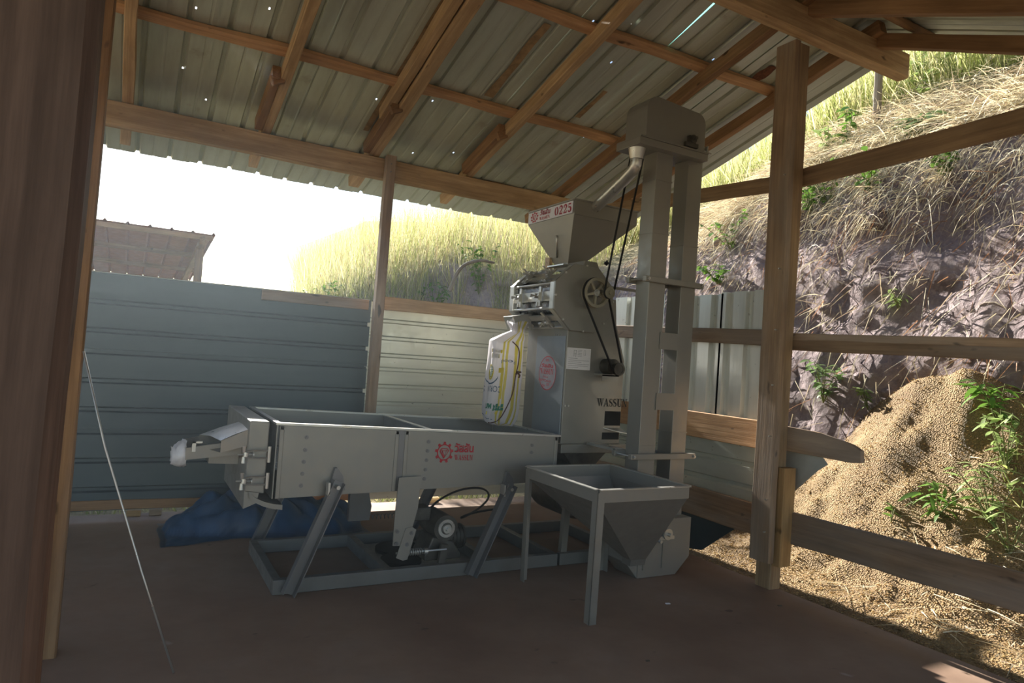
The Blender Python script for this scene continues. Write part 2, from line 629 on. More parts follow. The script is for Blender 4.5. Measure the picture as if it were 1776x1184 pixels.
def roof_sheet(x0, x1, ya, yb, off, mat, holes=(), x1a=None):
    """sheet from x0..x1, running from y=ya (ridge) to yb; holes are small nail holes"""
    prof = rib_profile(x0, x1)
    xs = []
    for x, h in prof:
        xs.append((x, h))
    for hx, hy in holes:
        for e in (-.006, .006):
            hh = np.interp(hx + e, [p[0] for p in prof], [p[1] for p in prof])
            xs.append((hx + e, float(hh)))
    xs.sort()
    ys = sorted([ya + (yb - ya) * i / 6 for i in range(7)] + [hy + e for hx, hy in holes for e in (-.011, .011)])
    g = G()
    b = 0
    pts = []
    for y in ys:
        row = []
        for x, h in xs:
            xx = x
            if x1a is not None:                      # an edge cut askew near the ridge
                t = (y - ya) / (yb - ya)
                fr = (x - x0) / (x1 - x0)
                xx = x + (x1a - x1) * fr * max(0, 1 - t * 3.8)
            row.append((xx, y, roof_z(y) + 0.155 + off + h + 0.004 * mnoise.noise((xx * 2, y * 2, off * 50))))
        pts.append(row)
    for i in range(len(ys) - 1):
        for j in range(len(xs) - 1):
            cx, cy = (xs[j][0] + xs[j + 1][0]) / 2, (ys[i] + ys[i + 1]) / 2
            if any(abs(cx - hx) < .0061 and abs(cy - hy) < .0111 for hx, hy in holes):
                continue
            g.face([pts[i][j], pts[i][j + 1], pts[i + 1][j + 1], pts[i + 1][j]])
    return obj('roof_sheet', g, mat, roof)


EAVE = 7.02
edges = [3.41 + 0.77 * k for k in range(-9, 2)] + [5.15]
HOLES = [(.225, 4.99), (.656, 4.81), (.20, 5.69), (.394, 5.99), (2.05, 5.3), (2.72, 4.0), (2.88, 4.05), (3.05, 4.02), (3.0, 3.9), (3.12, 4.3),
         (3.6, 4.05), (2.55, 5.95), (2.5, 6.4), (3.55, 5.25), (1.62, 5.45), (4.2, 4.6), (3.85, 3.95), (1.1, 4.2), (2.2, 6.1), (1.3, 5.2)]
for k in range(len(edges) - 1):
    a, b = edges[k], edges[k + 1]
    hs = [h for h in HOLES if a + .03 < h[0] < b - .03]
    gap = abs(b - 3.41) < .01
    ov = 0.0 if gap else 0.035
    roof_sheet(a, b + ov, 3.15, EAVE, 0.006 * (k % 2), ROOFM, hs, x1a=(b - 0.035) if gap else None)
    roof_sheet(a, b + 0.035, 3.15, -0.4, 0.006 * (k % 2), ROOFM)
g = G().face([(3.33, 3.16, roof_z(3.16) + .17), (3.45, 3.16, roof_z(3.16) + .17), (3.45, 4.3, roof_z(4.3) + .17), (3.33, 4.3, roof_z(4.3) + .17)])
obj('gap_light_strip', g, GAP_TEAL, roof)  # added at the seam gap, gives its daylight a teal colour

for x in (-2.1, -1.12, -0.13, 0.87, 1.80, 2.77, 3.84, 4.62):
    ya = 3.05
    yb = 6.62 if x < 3.5 else 6.7
    w = 0.075 if x != 1.80 else 0.10
    g = G().beam((x, ya, roof_z(3.15) + .05 + .1 * .275), (x + random.uniform(-.02, .02), yb, roof_z(yb) + .05), w, 0.10, seg=14, jit=0.010, cham=.005)
    obj('rafter', g, WOOD if x < 3.5 else WOOD_DARK, roof, smooth=30)
    xr = x + 0.06
    g = G().beam((xr, 3.22, roof_z(3.15) + .05), (xr, -.3, roof_z(-.3) + .05), w, 0.10, seg=12, jit=0.008, cham=.005)
    obj('rafter', g, WOOD_DARK, roof, smooth=30)
# the doubled timber beside the broad middle rafter and the short scarf blocks
board('rafter', (1.70, 3.2, roof_z(3.2) + .075), (1.70, 5.5, roof_z(5.5) + .075), .07, .10, WOOD, roof)
for x in (0.80, 1.72, 2.69):
    board('scarf_block', (x, 5.25, roof_z(5.25) + .04), (x, 5.98, roof_z(5.98) + .045), .06, .10, WOOD_DARK, roof)
    board('cleat', (x - .03, 5.27, roof_z(5.27) - .02), (x + .05, 5.27, roof_z(5.27) + .02), .05, .07, WOOD_DARK, roof, seg=2)
# purlins on top of the rafters
for y, xa, xb, m in ((5.14, -2.6, 4.35, WOOD_RED), (4.02, -2.6, 4.72, WOOD_RED), (6.32, -2.6, 3.9, WOOD_DARK), (3.3, -2.6, 5.0, WOOD_DARK)):
    z = roof_z(y) + .128
    nrm = (0, 0.265, 0.964)
    board('purlin', (xa, y, z), (xb, y, z), .098, .055, m, roof, up=nrm, seg=40, jit=0.020, cham=.014)
for y in (2.85, 1.75, 0.6):
    z = roof_z(y) + .128
    board('purlin', (-2.6, y, z), (4.9, y, z), .065, .05, WOOD_DARK, roof, up=(0, -.38, .925), seg=24, jit=0.012, cham=.01)
# beams
board('ridge_beam', (-2.8, 3.15, 3.885), (5.05, 3.15, 3.905), .10, .195, WOOD, roof, seg=26, jit=.008, cham=.012)
board('eave_beam', (-2.8, 6.01, 3.11), (3.98, 6.01, 3.09), .09, .18, WOOD, roof, seg=26, jit=.008)
board('eave_beam', (-2.8, 0.3, 2.72), (5.0, 0.3, 2.72), .09, .16, WOOD_DARK, roof, seg=10)
# rust patches are in the sheet material; one clear spot by the gable post
gs = G()
c0 = Vector((4.36, 3.90, 0))
n_ = 22
pts = []
for i in range(n_):
    a = 2 * math.pi * i / n_
    rr = .075 * (1 + .35 * mnoise.noise((math.cos(a) * 2, math.sin(a) * 2, 4)))
    x, y = c0.x + rr * math.cos(a) * .8, c0.y + rr * math.sin(a) * 1.5
    pts.append((x, y, roof_z(y) + .147))
gs.face(pts)
RUSTY = plain_mat('brown_water_stain', (0.30, 0.20, 0.10), 0.8, 0, .4, 18)
for x, ya, yb, w in ((2.44, 4.15, 5.05, .07), (1.68, 4.1, 5.9, .05), (3.30, 4.6, 5.0, .05)):
    obj('rust_stain', G().grid([[(x + w * (e + .25 * mnoise.noise((y * 3, e, x))), y, roof_z(y) + .149) for e in (-.5, .5)] for y in np.linspace(ya, yb, 14)]), RUSTY, roof)
obj('rust_stain', gs, plain_mat('rust_brown', (0.13, 0.05, 0.025), 0.9, 0, .5, 40), roof)

# ------------------------------------------------------------------ back wall
wall = thing('wall_back', (1, 6.15, 0), 'low back wall of horizontal corrugated metal sheets', 'wall', kind='structure')


def hsheet(x0, x1, z0, z1, y, mat, parent, pitch=.222, ph=.18, depth=.024, along='x', name='wall_sheet', wob=.004):
    """horizontally ribbed sheet, ribs stand out away from the room"""
    prof = rib_profile(z0, z1, pitch, depth, ph, minor=False)
    n = 8
    rows = []
    for i in range(n + 1):
        x = x0 + (x1 - x0) * i / n
        row = []
        for z, h in prof:
            k = wob * mnoise.noise((x * 1.5, z * 2, y))
            row.append((x, y + h + k, z) if along == 'x' else (y + h + k, x, z))
        rows.append(row)
    return obj(name, G().grid(rows), mat, parent)


for z0, z1, o in ((0.075, 0.72, 0.0), (0.69, 1.33, .006), (1.30, 1.911, 0.012)):
    hsheet(-2.8, 1.92, z0, z1, 6.13 + o, WALLM, wall, ph=.14)
for z0, z1, o in ((0.075, 0.72, 0.0), (0.69, 1.33, .006), (1.30, 1.90, 0.012)):
    hsheet(1.90, 4.15, z0, z1, 6.14 + o, PALE_SHEET, wall, pitch=.16, ph=.09, depth=.018)
board('top_board', (1.96, 6.10, 1.892), (4.4, 6.10, 1.902), .03, .122, WOOD, wall, seg=14)
board('top_board', (.95, 6.10, 1.858), (1.88, 6.10, 1.86), .03, .09, WOOD_GREY, wall)
board('bottom_board', (-2.8, 6.11, .12), (1.9, 6.11, .12), .03, .07, WOOD_DARK, wall)
g = G().tube([(-2.8, 6.135, 1.910), (1.9, 6.135, 1.911)], .004, 6)
obj('sheet_edge', g, GALV, wall)

post = thing('timber_post', (1.91, 5.92, 0), 'slim timber post dividing the back wall, rising to the eave beam', 'post')
board('shaft', (1.90, 5.90, 0.0), (1.925, 5.90, 3.2), .085, .075, WOOD_GREY, post, up=(0, 1, 0), seg=14, jit=.006)
for z in (3.12, 3.05):
    obj('nail', G().cyl((1.92, 5.86, z), (1.92, 5.85, z), .006, n=8), DARKSTEEL, post)

# wood scraps in the gap below the wall
for i, (x, l) in enumerate(((.08, .10), (.24, .09), (2.55, .22))):
    o = board('wood_scrap', (x, 6.24, .026), (x + l, 6.235, .026), .06, .05, (WOOD_PALE, WOOD_GREY, WOOD)[i], None, seg=3)
    tag(o, ('pale wood offcut in the gap under the left wall, left one', 'grey wood offcut in the gap under the left wall, next to the pale one',
            'brown wood offcut in the gap under the wall behind the shaker box')[i], 'offcut')

# ------------------------------------------------------------------ right-hand posts, rails and side wall
gp = thing('gable_post', (3.985, 3.26, 0), 'tall thick timber post holding the ridge beam at the right side', 'post')
board('shaft', (3.985, 3.265, 0.0), (3.985, 3.265, 3.80), .105, .13, WOOD_POST, gp, up=(0, 1, 0), seg=18, jit=.006, cham=.006)
board('cladding_board', (3.90, 3.255, 0.19), (3.875, 3.25, 3.79), .055, .165, WOOD_GREY, gp, up=(0, 1, 0), seg=18, jit=.006)
board('packing_block', (3.995, 3.165, 0.17), (3.998, 3.165, 0.84), .115, .06, WOOD_PALE, gp, up=(0, 1, 0), seg=5)
for z in (.4, .62, 1.05, 1.4, 1.78, 2.2, 2.85):
    obj('nail', G().cyl((3.86, 3.20, z), (3.84, 3.20, z), .005, n=6), GALV, gp)

sw = thing('wall_right', (4.05, 4, 0), 'open right side wall of mixed boards and metal sheets', 'wall', kind='structure')
board('rail', (4.06, 3.30, 2.87), (4.06, -1.5, 2.99), .035, .125, WOOD_POST, sw, seg=20, h1=.16)
board('rail', (4.062, 3.34, 1.748), (4.062, -1.5, 1.653), .046, .050, WOOD_GREY, sw, seg=24, jit=.007)
board('rail', (4.058, 3.34, 1.694), (4.058, -1.5, 1.599), .036, .080, WOOD_GREY, sw, seg=24, jit=.007)
board('rail', (4.06, 3.30, .43), (4.06, -1.5, .455), .035, .215, WOOD_GREY, sw, seg=20, h1=.18, jit=.01)
board('rail', (4.06, 3.30, 2.865), (4.06, 6.0, 3.04), .035, .115, WOOD_POST, sw, seg=14)
board('rail', (4.055, 3.32, 1.735), (4.055, 5.6, 1.80), .035, .115, WOOD_GREY, sw, seg=12)
board('side_board', (4.05, 3.32, 1.035), (4.05, 5.7, 1.035), .03, .205, WOOD_RED, sw, seg=12)
board('side_board', (4.05, 3.32, .42), (4.05, 5.7, .42), .03, .225, WOOD_GREY, sw, seg=12, jit=.012)
# upright sheets
for y0, y1, zt in ((3.36, 3.94, 2.10), (3.92, 4.55, 2.09), (4.6, 5.3, 2.12)):
    prof = rib_profile(y0, y1, .20, .034, .05, rw=.055, minor=False)
    rows = [[(4.085 + h, y, z) for y, h in prof] for z in (1.0, 1.5, zt)]
    obj('wall_sheet', G().grid(rows), ZINC_V, sw)
# horizontal sheets low down
hsheet(3.33, 5.8, .50, 1.02, 4.085, PALE_SHEET, sw, pitch=.17, ph=.10, along='y')
prof = [(4.095, y, z) for y, z in ((3.33, .34), (3.62, .33), (4.0, .04), (4.22, .0), (5.8, .0), (5.8, .40), (3.33, .40))]
obj('wall_sheet', G().extrude(prof, (.004, 0, 0)), WALLM, sw)
# broken boards beyond the gable post
g = G().extrude([(4.03, 3.27, 1.12), (4.03, 2.95, 1.105), (4.03, 2.72, 1.06), (4.03, 2.655, 1.03), (4.03, 2.65, .955), (4.03, 2.72, .945), (4.03, 3.27, .95)], (.04, 0, 0))
obj('broken_board', g, WOOD_GREY, sw, bevel=.004)
g = G().extrude([(4.09, 3.3, .955), (4.09, 2.96, .94), (4.09, 2.92, .90), (4.09, 2.99, .85), (4.09, 3.2, .64), (4.09, 3.3, .60)], (.004, 0, 0))
obj('sheet_scrap', g, metal_mat('rusted_zinc', (0.45, 0.47, 0.44), .4, .45, .4, rust=.9), sw)

# ------------------------------------------------------------------ left posts
np_ = thing('near_post', (-.3, 1.45, 0), 'broad dark timber post close to the camera at the left edge', 'post')
board('shaft', (-.285, 1.45, 0), (-.255, 1.45, 3.2), .36, .16, wood_mat('old_dark_timber', (.085, .05, .034), (.19, .115, .08)), np_, up=(0, 1, 0), seg=12, jit=.008, cham=.02)
lp = thing('left_post', (-.25, 3.65, 0), 'slender brown post just behind the broad near post', 'post')
board('shaft', (-.25, 3.65, 0), (-.235, 3.65, 3.82), .14, .10, WOOD_DARK, lp, up=(0, 1, 0), seg=14, jit=.006, cham=.006)
rod = obj('steel_rod', G().tube([(-.172, 3.55, 1.36), (-.06, 3.48, .95), (.12, 3.37, .42), (.27, 3.27, .004)], .0045, 8), GALV, smooth='all')
tag(rod, 'thin shiny steel rod leaning from the left post to the floor', 'rod')

# ------------------------------------------------------------------ lettering
def arc(cx, cy, rx, ry, a0, a1, n=14):
    return [(cx + rx * math.cos(R(a0 + (a1 - a0) * i / n)), cy + ry * math.sin(R(a0 + (a1 - a0) * i / n))) for i in range(n + 1)]


def ribbon(path, widths):
    out = []
    n = len(path)
    L, Rr = [], []
    for i in range(n):
        a, b = path[max(i - 1, 0)], path[min(i + 1, n - 1)]
        dx, dy = b[0] - a[0], b[1] - a[1]
        l = math.hypot(dx, dy) or 1
        w = widths(i / (n - 1)) / 2 if callable(widths) else widths / 2
        L.append((path[i][0] - dy / l * w, path[i][1] + dx / l * w))
        Rr.append((path[i][0] + dy / l * w, path[i][1] - dx / l * w))
    for i in range(n - 1):
        out.append([L[i], Rr[i], Rr[i + 1], L[i + 1]])
    return out


def rc(x0, y0, x1, y1):
    return [(x0, y0), (x1, y0), (x1, y1), (x0, y1)]


S_PATH = arc(.30, .74, .20, .22, 35, 235, 12) + arc(.30, .26, .22, .23, 70, -145, 14)[1:]
LET = {
    'W': (1.06, [[(.02, 1), (.29, 1), (.49, 0), (.38, 0)], [(.47, 0), (.40, .12), (.60, .95), (.64, .95)], [(.44, 1), (.67, 1), (.84, 0), (.77, 0)],
                 [(.84, 0), (.79, .12), (.95, .95), (1.0, .95)], rc(-.03, .94, .34, 1), rc(.38, .94, .72, 1), rc(.86, .94, 1.08, 1)]),
    'A': (.84, [[(.08, 0), (.14, 0), (.42, .9), (.38, 1)], [(.34, 1), (.50, 1), (.80, 0), (.56, 0)], rc(.2, .27, .62, .34), rc(-.02, 0, .24, .06), rc(.46, 0, .88, .06)]),
    'S': (.60, ribbon(S_PATH, lambda t: .07 + .15 * math.exp(-((t - .5) / .22) ** 2)) + [rc(.45, .66, .50, .98), rc(.07, .02, .12, .34)]),
    'U': (.80, [rc(.10, .25, .33, 1), rc(.63, .25, .69, 1), rc(-.0, .94, .43, 1), rc(.53, .94, .80, 1)] + ribbon(arc(.44, .27, .225, .24, 180, 360, 12), lambda t: .2 - .14 * t)),
    'N': (.84, [rc(.10, 0, .16, 1), [(.06, 1), (.28, 1), (.76, 0), (.62, 0)], rc(.68, 0, .74, 1), rc(.0, 0, .27, .06), rc(.58, .94, .86, 1), rc(.0, .94, .2, 1)]),
    '0': (.62, ribbon(arc(.29, .5, .2, .46, 100, 260, 14), lambda t: .08 + .1 * math.sin(math.pi * t)) + ribbon(arc(.29, .5, .2, .46, -80, 80, 14), lambda t: .08 + .1 * math.sin(math.pi * t))),
    '2': (.60, ribbon(arc(.28, .74, .19, .22, 165, -30, 12) + [(.30, .38), (.10, .10)], lambda t: .1 + .09 * math.sin(math.pi * t)) + [rc(.05, 0, .54, .17), rc(.49, .1, .54, .3)] + [arc(.14, .72, .08, .08, 0, 330, 10)]),
    '5': (.58, [rc(.12, .84, .50, 1), rc(.10, .5, .16, 1)] + ribbon(arc(.26, .31, .21, .27, 135, -150, 16), lambda t: .08 + .12 * math.sin(math.pi * t)) + [arc(.12, .2, .075, .075, 0, 330, 10)]),
    ' ': (.4, []),
}


def stencil(text):
    polys, x = [], 0
    for ch in text:
        w, ps = LET[ch]
        polys += [[(px + x, py) for px, py in p] for p in ps]
        x += w + .06
    return polys, x


def put(name, polys, o, ex, ey, sx, sy, mat, parent, eps=.0015):
    """flat print: polygons laid on the plane o + x*ex*sx + y*ey*sy"""
    o, ex, ey = Vector(o), Vector(ex).normalized(), Vector(ey)
    nrm = ex.cross(ey).normalized()
    g = G()
    for k, p in enumerate(polys):
        g.face([o + ex * (x * sx) + ey * (y * sy) + nrm * (eps + .00002 * k) for x, y in p])
    return obj(name, g, mat, parent, merge=False)


def glyphs(text, bold=0.0):
    """outline of a text in the built-in font as triangles, in units of the font size"""
    c = bpy.data.curves.new('glyphs', 'FONT')
    c.body = text
    c.size = 1.0
    c.offset = bold
    c.resolution_u = 3
    o = bpy.data.objects.new('glyphs', c)
    COL.objects.link(o)
    dg = bpy.context.evaluated_depsgraph_get()
    dg.update()
    me = o.evaluated_get(dg).to_mesh()
    ps = [[(me.vertices[i].co.x, me.vertices[i].co.y) for i in p.vertices] for p in me.polygons]
    o.evaluated_get(dg).to_mesh_clear()
    bpy.data.objects.remove(o)
    bpy.data.curves.remove(c)
    xs_ = [x for p in ps for x, y in p] or [0, 1]
    ys_ = [y for p in ps for x, y in p] or [0, 1]
    x0, x1, y0, y1 = min(xs_), max(xs_), min(ys_), max(ys_)
    return [[((x - x0) / (x1 - x0), (y - y0) / (y1 - y0)) for x, y in p] for p in ps]      # into a unit square


def gear_logo():
    """red toothed wheel with a diamond in it, in a unit circle"""
    ps = []
    n = 108
    for i in range(n):
        a0, a1 = 2 * math.pi * i / n, 2 * math.pi * (i + 1) / n

        def ro(a):
            return .80 + .20 * max(-.2, min(1, 2.2 * math.cos(9 * (a - math.pi / 2))))
        ps.append([(.66 * math.cos(a0), .66 * math.sin(a0)), (ro(a0) * math.cos(a0), ro(a0) * math.sin(a0)),
                   (ro(a1) * math.cos(a1), ro(a1) * math.sin(a1)), (.66 * math.cos(a1), .66 * math.sin(a1))])
    d = [(-.48, .14), (-.3, .36), (.3, .36), (.48, .14), (0, -.52)]
    for a, b, w in ((0, 1, .07), (1, 2, .07), (2, 3, .07), (3, 4, .05), (4, 0, .12), (0, 3, .04)):
        ps += ribbon([d[a], d[b]], w)
    ps += ribbon([(-.22, .14), (0, -.45)], .09) + ribbon([(.2, .14), (0, -.45)], .04) + ribbon([(-.22, .14), (-.3, .36)], .05) + ribbon([(.2, .14), (.3, .36)], .04)
    return ps


THAI = 'วัสสัน'

# ------------------------------------------------------------------ grain cleaner
gc = thing('grain_cleaner', (1.8, 4.6, 0), 'long silver open-topped shaker box on slanted arms and a low frame', 'machine')
YF, YB = 4.12, 5.12


def zt(x):
    return .985 - .031 * (x - .78)


def zb(x):
    return .553 + .026 * (x - .78)


def plate(x0, x1, y, th=.004):
    return G().extrude([(x0, y, zb(x0)), (x1, y, zb(x1)), (x1, y, zt(x1)), (x0, y, zt(x0))], (0, th, 0))


fp1 = obj('front_panel', plate(.80, 1.53, YF), SILVER, gc)
fp2 = obj('front_panel', plate(1.57, 2.73, YF), SILVER, gc)
obj('rear_panel', plate(.80, 2.73, YB), SILVER, gc)
for x in (.785, 2.735):
    obj('end_panel', G().box((x - .003, YF, zb(x)), (x + .003, YB, zt(x) - .004)), SILVER, gc)
obj('divider', G().box((1.768, YF + .006, .70), (1.776, YB, zt(1.77) - .004)), SILVER, gc)
obj('divider_rim', G().box((1.752, YF, zt(1.77) - .004), (1.792, YB, zt(1.77) + .003)), GALV, gc)
g = G().face([(.79, YF + .005, .72), (2.73, YF + .005, .74), (2.73, YB, .74), (.79, YB, .72)])
obj('sieve_screen', g, DRUMM, gc)
g = G().face([(.79, YF, zb(.79) + .002), (2.73, YF, zb(2.73) + .002), (2.73, YB, zb(2.73) + .002), (.79, YB, zb(.79) + .002)])
obj('bottom_pan', g, DARKSTEEL, gc)
for y in (YF - .006, YB):
    obj('rim', G().beam((.775, y + .012, zt(.78) + .004), (2.75, y + .012, zt(2.75) + .004), .042, .012), GALV, gc)
for x in (.79, 2.735):
    obj('rim', G().beam((x, YF, zt(x) + .004), (x, YB, zt(x) + .004), .03, .012), GALV, gc)
# folded frame lines on the front panels
for x0, x1 in ((.80, 1.53), (1.57, 2.73)):
    for x in (x0 + .012, x1 - .012):
        obj('fold', G().box((x - .012, YF - .008, zb(x)), (x + .012, YF + .002, zt(x) - .006)), SILVER, gc, bevel=.003)
    obj('fold', G().beam((x0, YF - .003, zt(x0) - .018), (x1, YF - .003, zt(x1) - .018), .01, .024, up=(0, 0, 1)), SILVER, gc)
obj('joint_strip', G().box((1.53, YF - .002, zb(1.55)), (1.57, YF + .02, zt(1.55) - .005)), DARKSTEEL, gc)
boltm = G()
boltm.ring((0, 0, 0), (0, -1, 0), .0125, .006, .004, 12)
boltm.cyl((0, 0, 0), (0, -.008, 0), .0075, .006, 8)
bolt0 = obj('bolt', boltm, DARKSTEEL, gc, origin=(0, 0, 0))
bolt0.location = Vector((.955, YF, .91)) - gc.location
for i in range(5):
    for x, z0, z1 in ((.955, .905, .625), (1.735, .885, .645)):
        if i == 0 and x == .955:
            continue
        inst(bolt0, 'bolt', (x - .012 * i / 4, YF, z0 + (z1 - z0) * i / 4), gc)
for z in (.86, .81):
    inst(bolt0, 'bolt', (2.52, YF, z), gc)
# print on the front
o_ = (1.85, YF, .815)
put('gear_logo', gear_logo(), o_, (1, 0, -.02), (0, 0, 1), .066, .07, RED, gc)
put('lettering', glyphs(THAI, .03), (1.922, YF, .815), (1, 0, -.02), (0, 0, 1), .142, .062, RED, gc)
ps_, w_ = stencil('WASSUN')
put('lettering', ps_, (1.925, YF, .763), (1, 0, -.02), (0, 0, 1), .138 / w_, .036, RED, gc)
# end cap
obj('end_cap', G().extrude([(.632, YF, .60), (.738, YF, .585), (.742, YF, .998), (.634, YF, 1.003)], (0, .99, 0)), SILVER, gc, bevel=.006)
obj('end_cap_foot', G().extrude([(.632, YF + .01, .50), (.70, YF + .01, .53), (.715, YF + .01, .60), (.632, YF + .01, .61)], (0, .9, 0)), SILVER, gc)
path = [(.655, .60), (.69, .565), (.74, .54), (.79, .525), (.845, .517)]
rows = [[(x, YF - .01, z), (x, YF + .8, z)] for x, z in path]
rows2 = [[(x, YF - .01, z - .028), (x, YF + .8, z - .028)] for x, z in path]
g = G().grid(rows)
g.grid(rows2)
for i in range(len(path) - 1):
    g.face([rows[i][0], rows[i + 1][0], rows2[i + 1][0], rows2[i][0]])
obj('curved_lip', g, SILVER, gc)
# discharge spouts at the left end
near, far = [(.505, 4.27), (.636, 4.18)], [(.41, 4.53), (.636, 4.58)]
zz = ((.80, .868), (.85, .945))
g = G()
for side in (near, far):
    g.face([(*side[0], zz[0][0]), (*side[1], zz[1][0]), (*side[1], zz[1][1]), (*side[0], zz[0][1])])
g.face([(*near[0], zz[0][0]), (*far[0], zz[0][0]), (*far[1], zz[1][0]), (*near[1], zz[1][0])])
sp = obj('upper_spout', g, SILVER, gc)
mid = [(near[0][0] + (near[1][0] - near[0][0]) * .5, near[0][1] + (near[1][1] - near[0][1]) * .5), (far[0][0] + (far[1][0] - far[0][0]) * .5, far[0][1] + (far[1][1] - far[0][1]) * .5)]
g = G().grid([[(near[0][0] - .004, near[0][1], .869), (.457, 4.40, .880), (far[0][0], far[0][1], .869)], [(*mid[0], .912), (.535, 4.385, .925), (*mid[1], .912)], [(*near[1], .946), (.636, 4.38, .952), (*far[1], .946)]])
obj('spout_lid', g, GALV, gc, smooth='all')
g = G()
A = [(.335, 4.42), (.634, 4.36)]
B = [(.335, 4.80), (.634, 4.85)]
zl = ((.735, .805), (.775, .86))
for s_ in (A, B):
    g.extrude([(*s_[0], zl[0][0]), (*s_[1], zl[1][0]), (*s_[1], zl[1][1]), (*s_[0], zl[0][1])], (0, .003, 0))
g.face([(*A[0], zl[0][0]), (*A[1], zl[1][0]), (*B[1], zl[1][0]), (*B[0], zl[0][0])])
g.face([(*A[0], zl[0][0]), (*A[0], zl[0][1]), (*B[0], zl[0][1]), (*B[0], zl[0][0])])
obj('lower_spout', g, SILVER, gc)
g = G()
g.extrude([(.47, 4.50, .70), (.634, 4.46, .70), (.634, 4.46, .77), (.47, 4.50, .75)], (0, .25, 0))
obj('spout_support', g, SILVER, gc)
obj('spout_clip', G().box((.365, 4.405, .785), (.385, 4.425, .845)).box((.365, 4.405, .835), (.42, 4.425, .845)), GALV, gc)
# toggle clamps holding the end cap
for z in (.815, .665):
    cl = G()
    for dz in (-.022, .022):
        cl.tube([(.615, YF - .03, z + dz * .7), (.66, YF - .03, z + dz), (.735, YF - .03, z + dz)], .005, 6)
    cl.cyl((.745, YF - .03, z - .045), (.745, YF - .03, z + .045), .010, n=10)
    cl.cyl((.575, YF - .03, z), (.66, YF - .03, z), .005, n=8)
    cl.cyl((.618, YF - .03, z - .012), (.622, YF - .03, z + .012), .014, n=10)
    cl.cyl((.608, YF - .03, z - .048), (.608, YF - .03, z - .012), .012, .008, n=10)
    cl.cyl((.608, YF - .03, z + .012), (.608, YF - .03, z + .048), .008, .012, n=10)
    cl.ring((.655, YF - .03, z), (1, 0, 0), .018, .008, .006, 14)
    obj('toggle_clamp', cl, GALV, gc, smooth=35)
# base frame
fr = [((.82, 4.115, .045), (2.78, 4.115, .045)), ((.82, 4.965, .045), (2.78, 4.965, .045)), ((.845, 4.14, .045), (.845, 4.94, .045)), ((2.76, 4.14, .045), (2.76, 4.94, .045)),
      ((1.52, 4.14, .045), (1.52, 4.94, .045)), ((2.25, 4.14, .045), (2.25, 4.94, .045))]
for a, b in fr:
    obj('base_rail', G().beam(a, b, .05, .085), FRAME, gc, bevel=.004)
obj('drip_tray', G().box((1.55, 4.3, .02), (2.22, 4.9, .026)), DARKSTEEL, gc)


def channel(p0, p1, w, dpt, parent, name, mat):
    """C-channel, open towards -Y"""
    p0, p1 = Vector(p0), Vector(p1)
    d = (p1 - p0).normalized()
    sx = Vector((0, 1, 0)).cross(d).normalized()
    t = .006
    pr_ = [(-w / 2, -dpt), (-w / 2 + t, -dpt), (-w / 2 + t, -t), (w / 2 - t, -t), (w / 2 - t, -dpt), (w / 2, -dpt), (w / 2, 0), (-w / 2, 0)]
    ring0 = [p0 + sx * a + Vector((0, b, 0)) for a, b in pr_]
    return obj(name, G().extrude(ring0, p1 - p0), mat, parent)


for yy in (4.075, 5.20):
    for x0, x1, ztop in ((.90, 1.15, .655), (2.07, 2.335, .605)):
        channel((x0, yy, .012), (x1, yy, ztop), .075, .055, gc, 'rocker_arm', DARKSTEEL)
        obj('pivot_lug', G().extrude([(x1 - .05, yy + .01, ztop - .06), (x1 + .05, yy + .01, ztop - .06), (x1 + .03, yy + .01, ztop + .03), (x1 - .005, yy + .01, ztop + .075), (x1 - .02, yy + .01, ztop + .075), (x1 - .03, yy + .01, ztop + .03)], (0, .03, 0)), DARKSTEEL, gc)
        obj('pivot_pin', G().cyl((x1 - .01, yy - .06, ztop - .03), (x1 - .01, yy + .03, ztop - .03), .012, n=10), GALV, gc)
        obj('arm_cap', G().box((x1 - .07, yy - .055, ztop - .075), (x1 - .058, yy, ztop + .0)), GALV, gc)
# drive arm, spring, motor
g = G().extrude([(1.535, 4.075, .665), (1.685, 4.075, .67), (1.675, 4.075, .47), (1.625, 4.075, .24), (1.60, 4.075, .235), (1.525, 4.075, .24), (1.525, 4.075, .42)], (0, .008, 0))
obj('drive_plate', g, SILVER, gc)
g = G().extrude([(1.60, 4.066, .345), (1.64, 4.066, .355), (1.672, 4.066, .335), (1.625, 4.066, .15), (1.595, 4.066, .145), (1.55, 4.066, .165)], (0, .008, 0))
obj('link_plate', g, SILVER, gc)
for x, z in ((1.545, .33), (1.545, .255), (1.64, .315), (1.615, .245)):
    inst(bolt0, 'bolt', (x, 4.066, z), gc)
hel = [(1.615 + .13 * t / 60, 4.13 + .02 * math.cos(t * .9), .175 + .02 * math.sin(t * .9)) for t in range(61)]
obj('coil_spring', G().tube(hel, .0042, 6), GALV, gc, smooth='all')
obj('spring_rod', G().cyl((1.57, 4.13, .175), (1.92, 4.13, .175), .007, n=8).cyl((1.76, 4.13, .175), (1.785, 4.13, .175), .02, n=10), GALV, gc, smooth=35)
obj('rod_bracket', G().extrude([(1.87, 4.13, .085), (1.915, 4.13, .085), (1.935, 4.13, .20), (1.885, 4.13, .21)], (0, .03, 0)), CASTING, gc)
mt = G().cyl((1.93, 4.18, .30), (1.93, 4.46, .30), .085, n=24)
obj('gearbox', mt, CASTING, gc, smooth=35)
mt = G()
mt.ring((1.93, 4.18, .30), (0, -1, 0), .06, .04, .012, 20)
mt.cyl((1.93, 4.18, .30), (1.93, 4.15, .30), .035, .03, 16).cyl((1.93, 4.15, .30), (1.93, 4.13, .30), .014, n=10)
obj('shaft_hub', mt, GALV, gc, smooth=35)
